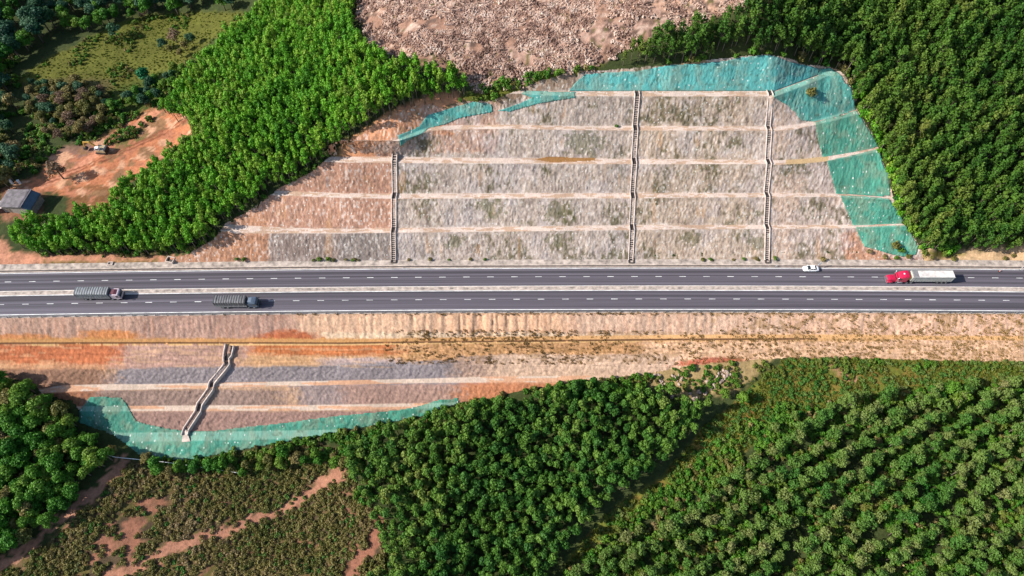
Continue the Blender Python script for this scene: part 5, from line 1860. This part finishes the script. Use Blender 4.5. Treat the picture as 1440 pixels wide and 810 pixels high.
# weeds on the embankment
def fill_scatter(name, n, poly, dens, protos, smin, smax, seed):
    g = np.random.default_rng(seed)
    P = np.array(poly)
    uu, vv = g.uniform(P[:, 0].min(), P[:, 0].max(), n), g.uniform(P[:, 1].min(), P[:, 1].max(), n)
    k = inpoly(uu, vv, poly)
    uu, vv = uu[k], vv[k]
    k = dens(uu, vv)
    x, y, z = FILL.hit(uu[k], vv[k])
    k = fill_inside(x, y)
    return scatter(name, np.stack([x, y, z - 0.03], 1)[k], protos, smin, smax, seed)


WT = [tuft_mesh('weed', 760 + i, 0.4, 0.28, 30, LM['weeds']) for i in range(3)] 
fill_scatter('dry_weeds', 16000, [(-60, 438), (1500, 438), (1500, 512), (540, 512), (540, 484), (-60, 484)],
             lambda a, b: ((b < 443) & (fbm(a * 0.1, b * 0.1, 5) > 0.42)) | ((b > 464) & (a > 540) & (fbm(a * 0.06, b * 0.12, 6) * 0.6 + 0.4 * vn(a * 0.5, b * 0.5, 3) > 0.53)) | ((a > 1030) & (fbm(a * 0.05, b * 0.12, 7) * 0.6 + 0.4 * vn(a * 0.5, b * 0.5, 4) > 0.58)), WT, 0.4, 1.1, 81)


# felled branches on the cleared hillside
def sticks(seed, n, l0, l1, r):
    g = random.Random(seed)
    mb = MB()
    for i in range(n):
        a, l = g.uniform(0, 6.28), g.uniform(l0, l1)
        c = Vector((g.uniform(-0.8, 0.8), g.uniform(-0.8, 0.8), g.uniform(0.05, 0.5)))
        d = Vector((math.cos(a), math.sin(a), g.uniform(-0.25, 0.3))) * l / 2
        mb.bar(c - d, c + d, r * g.uniform(0.7, 1.4), r)
    for i in range(10):
        x, y, s = g.uniform(-1.0, 1.0), g.uniform(-1.0, 1.0), g.uniform(0.1, 0.3)
        mb.box(x - s, x + s, y - s, y + s, -0.1, s, top=(s * .4, s * .4, s * .4, s * .4))
    return mb.mesh('felled_branches', LM['wood'])


ST = [sticks(800 + i, 7, 0.3, 0.9, 0.12) for i in range(7)] + [sticks(810, 3, 1.5, 3.0, 0.13)]
mass('felled_brushwood', CLEAR, 1.0, ST, 0.55, 1.25, 91, dens=lambda X, Y, u, v: fbm(X * 0.2, Y * 0.2, 38) > 0.38)

# ------------------------------------------------------------------ light, sky, camera
SUNV = Vector((-math.cos(R(34.5)) * math.cos(R(8)), -math.cos(R(34.5)) * math.sin(R(8)), math.sin(R(34.5))))
w = bpy.data.worlds.new('World')
scene.world = w
w.use_nodes = True
nt = w.node_tree
sky = nt.nodes.new('ShaderNodeTexSky')
sky.sky_type = 'NISHITA'
sky.sun_disc = False
sky.sun_elevation = R(34.5)
sky.sun_rotation = R(262)
nt.links.new(sky.outputs[0], nt.nodes['Background'].inputs[0])
nt.nodes['Background'].inputs[1].default_value = 0.115
sl = bpy.data.lights.new('sun', 'SUN')
sl.energy = 4.9
sl.angle = R(0.5)
sl.color = (1.0, 0.945, 0.86)
so = bpy.data.objects.new('sun', sl)
COL.objects.link(so)
so.location = (-100, -20, 150)
so.rotation_euler = (-SUNV).to_track_quat('-Z', 'Y').to_euler()
cd = bpy.data.cameras.new('camera')
cd.sensor_width = 36.0
cd.lens = 36.0 * F / 1440.0
cd.clip_end = 6000
cam = bpy.data.objects.new('camera', cd)
COL.objects.link(cam)
cam.location = CAM
cam.rotation_euler = (R(90) - EL, 0, 0)
scene.camera = cam
vs = scene.view_settings
vs.view_transform = 'Standard'
vs.look = 'None'
vs.gamma = 1.0
vs.exposure = 0.95
vs.use_curve_mapping = False
scene.cycles.max_bounces = 6
scene.cycles.diffuse_bounces = 3
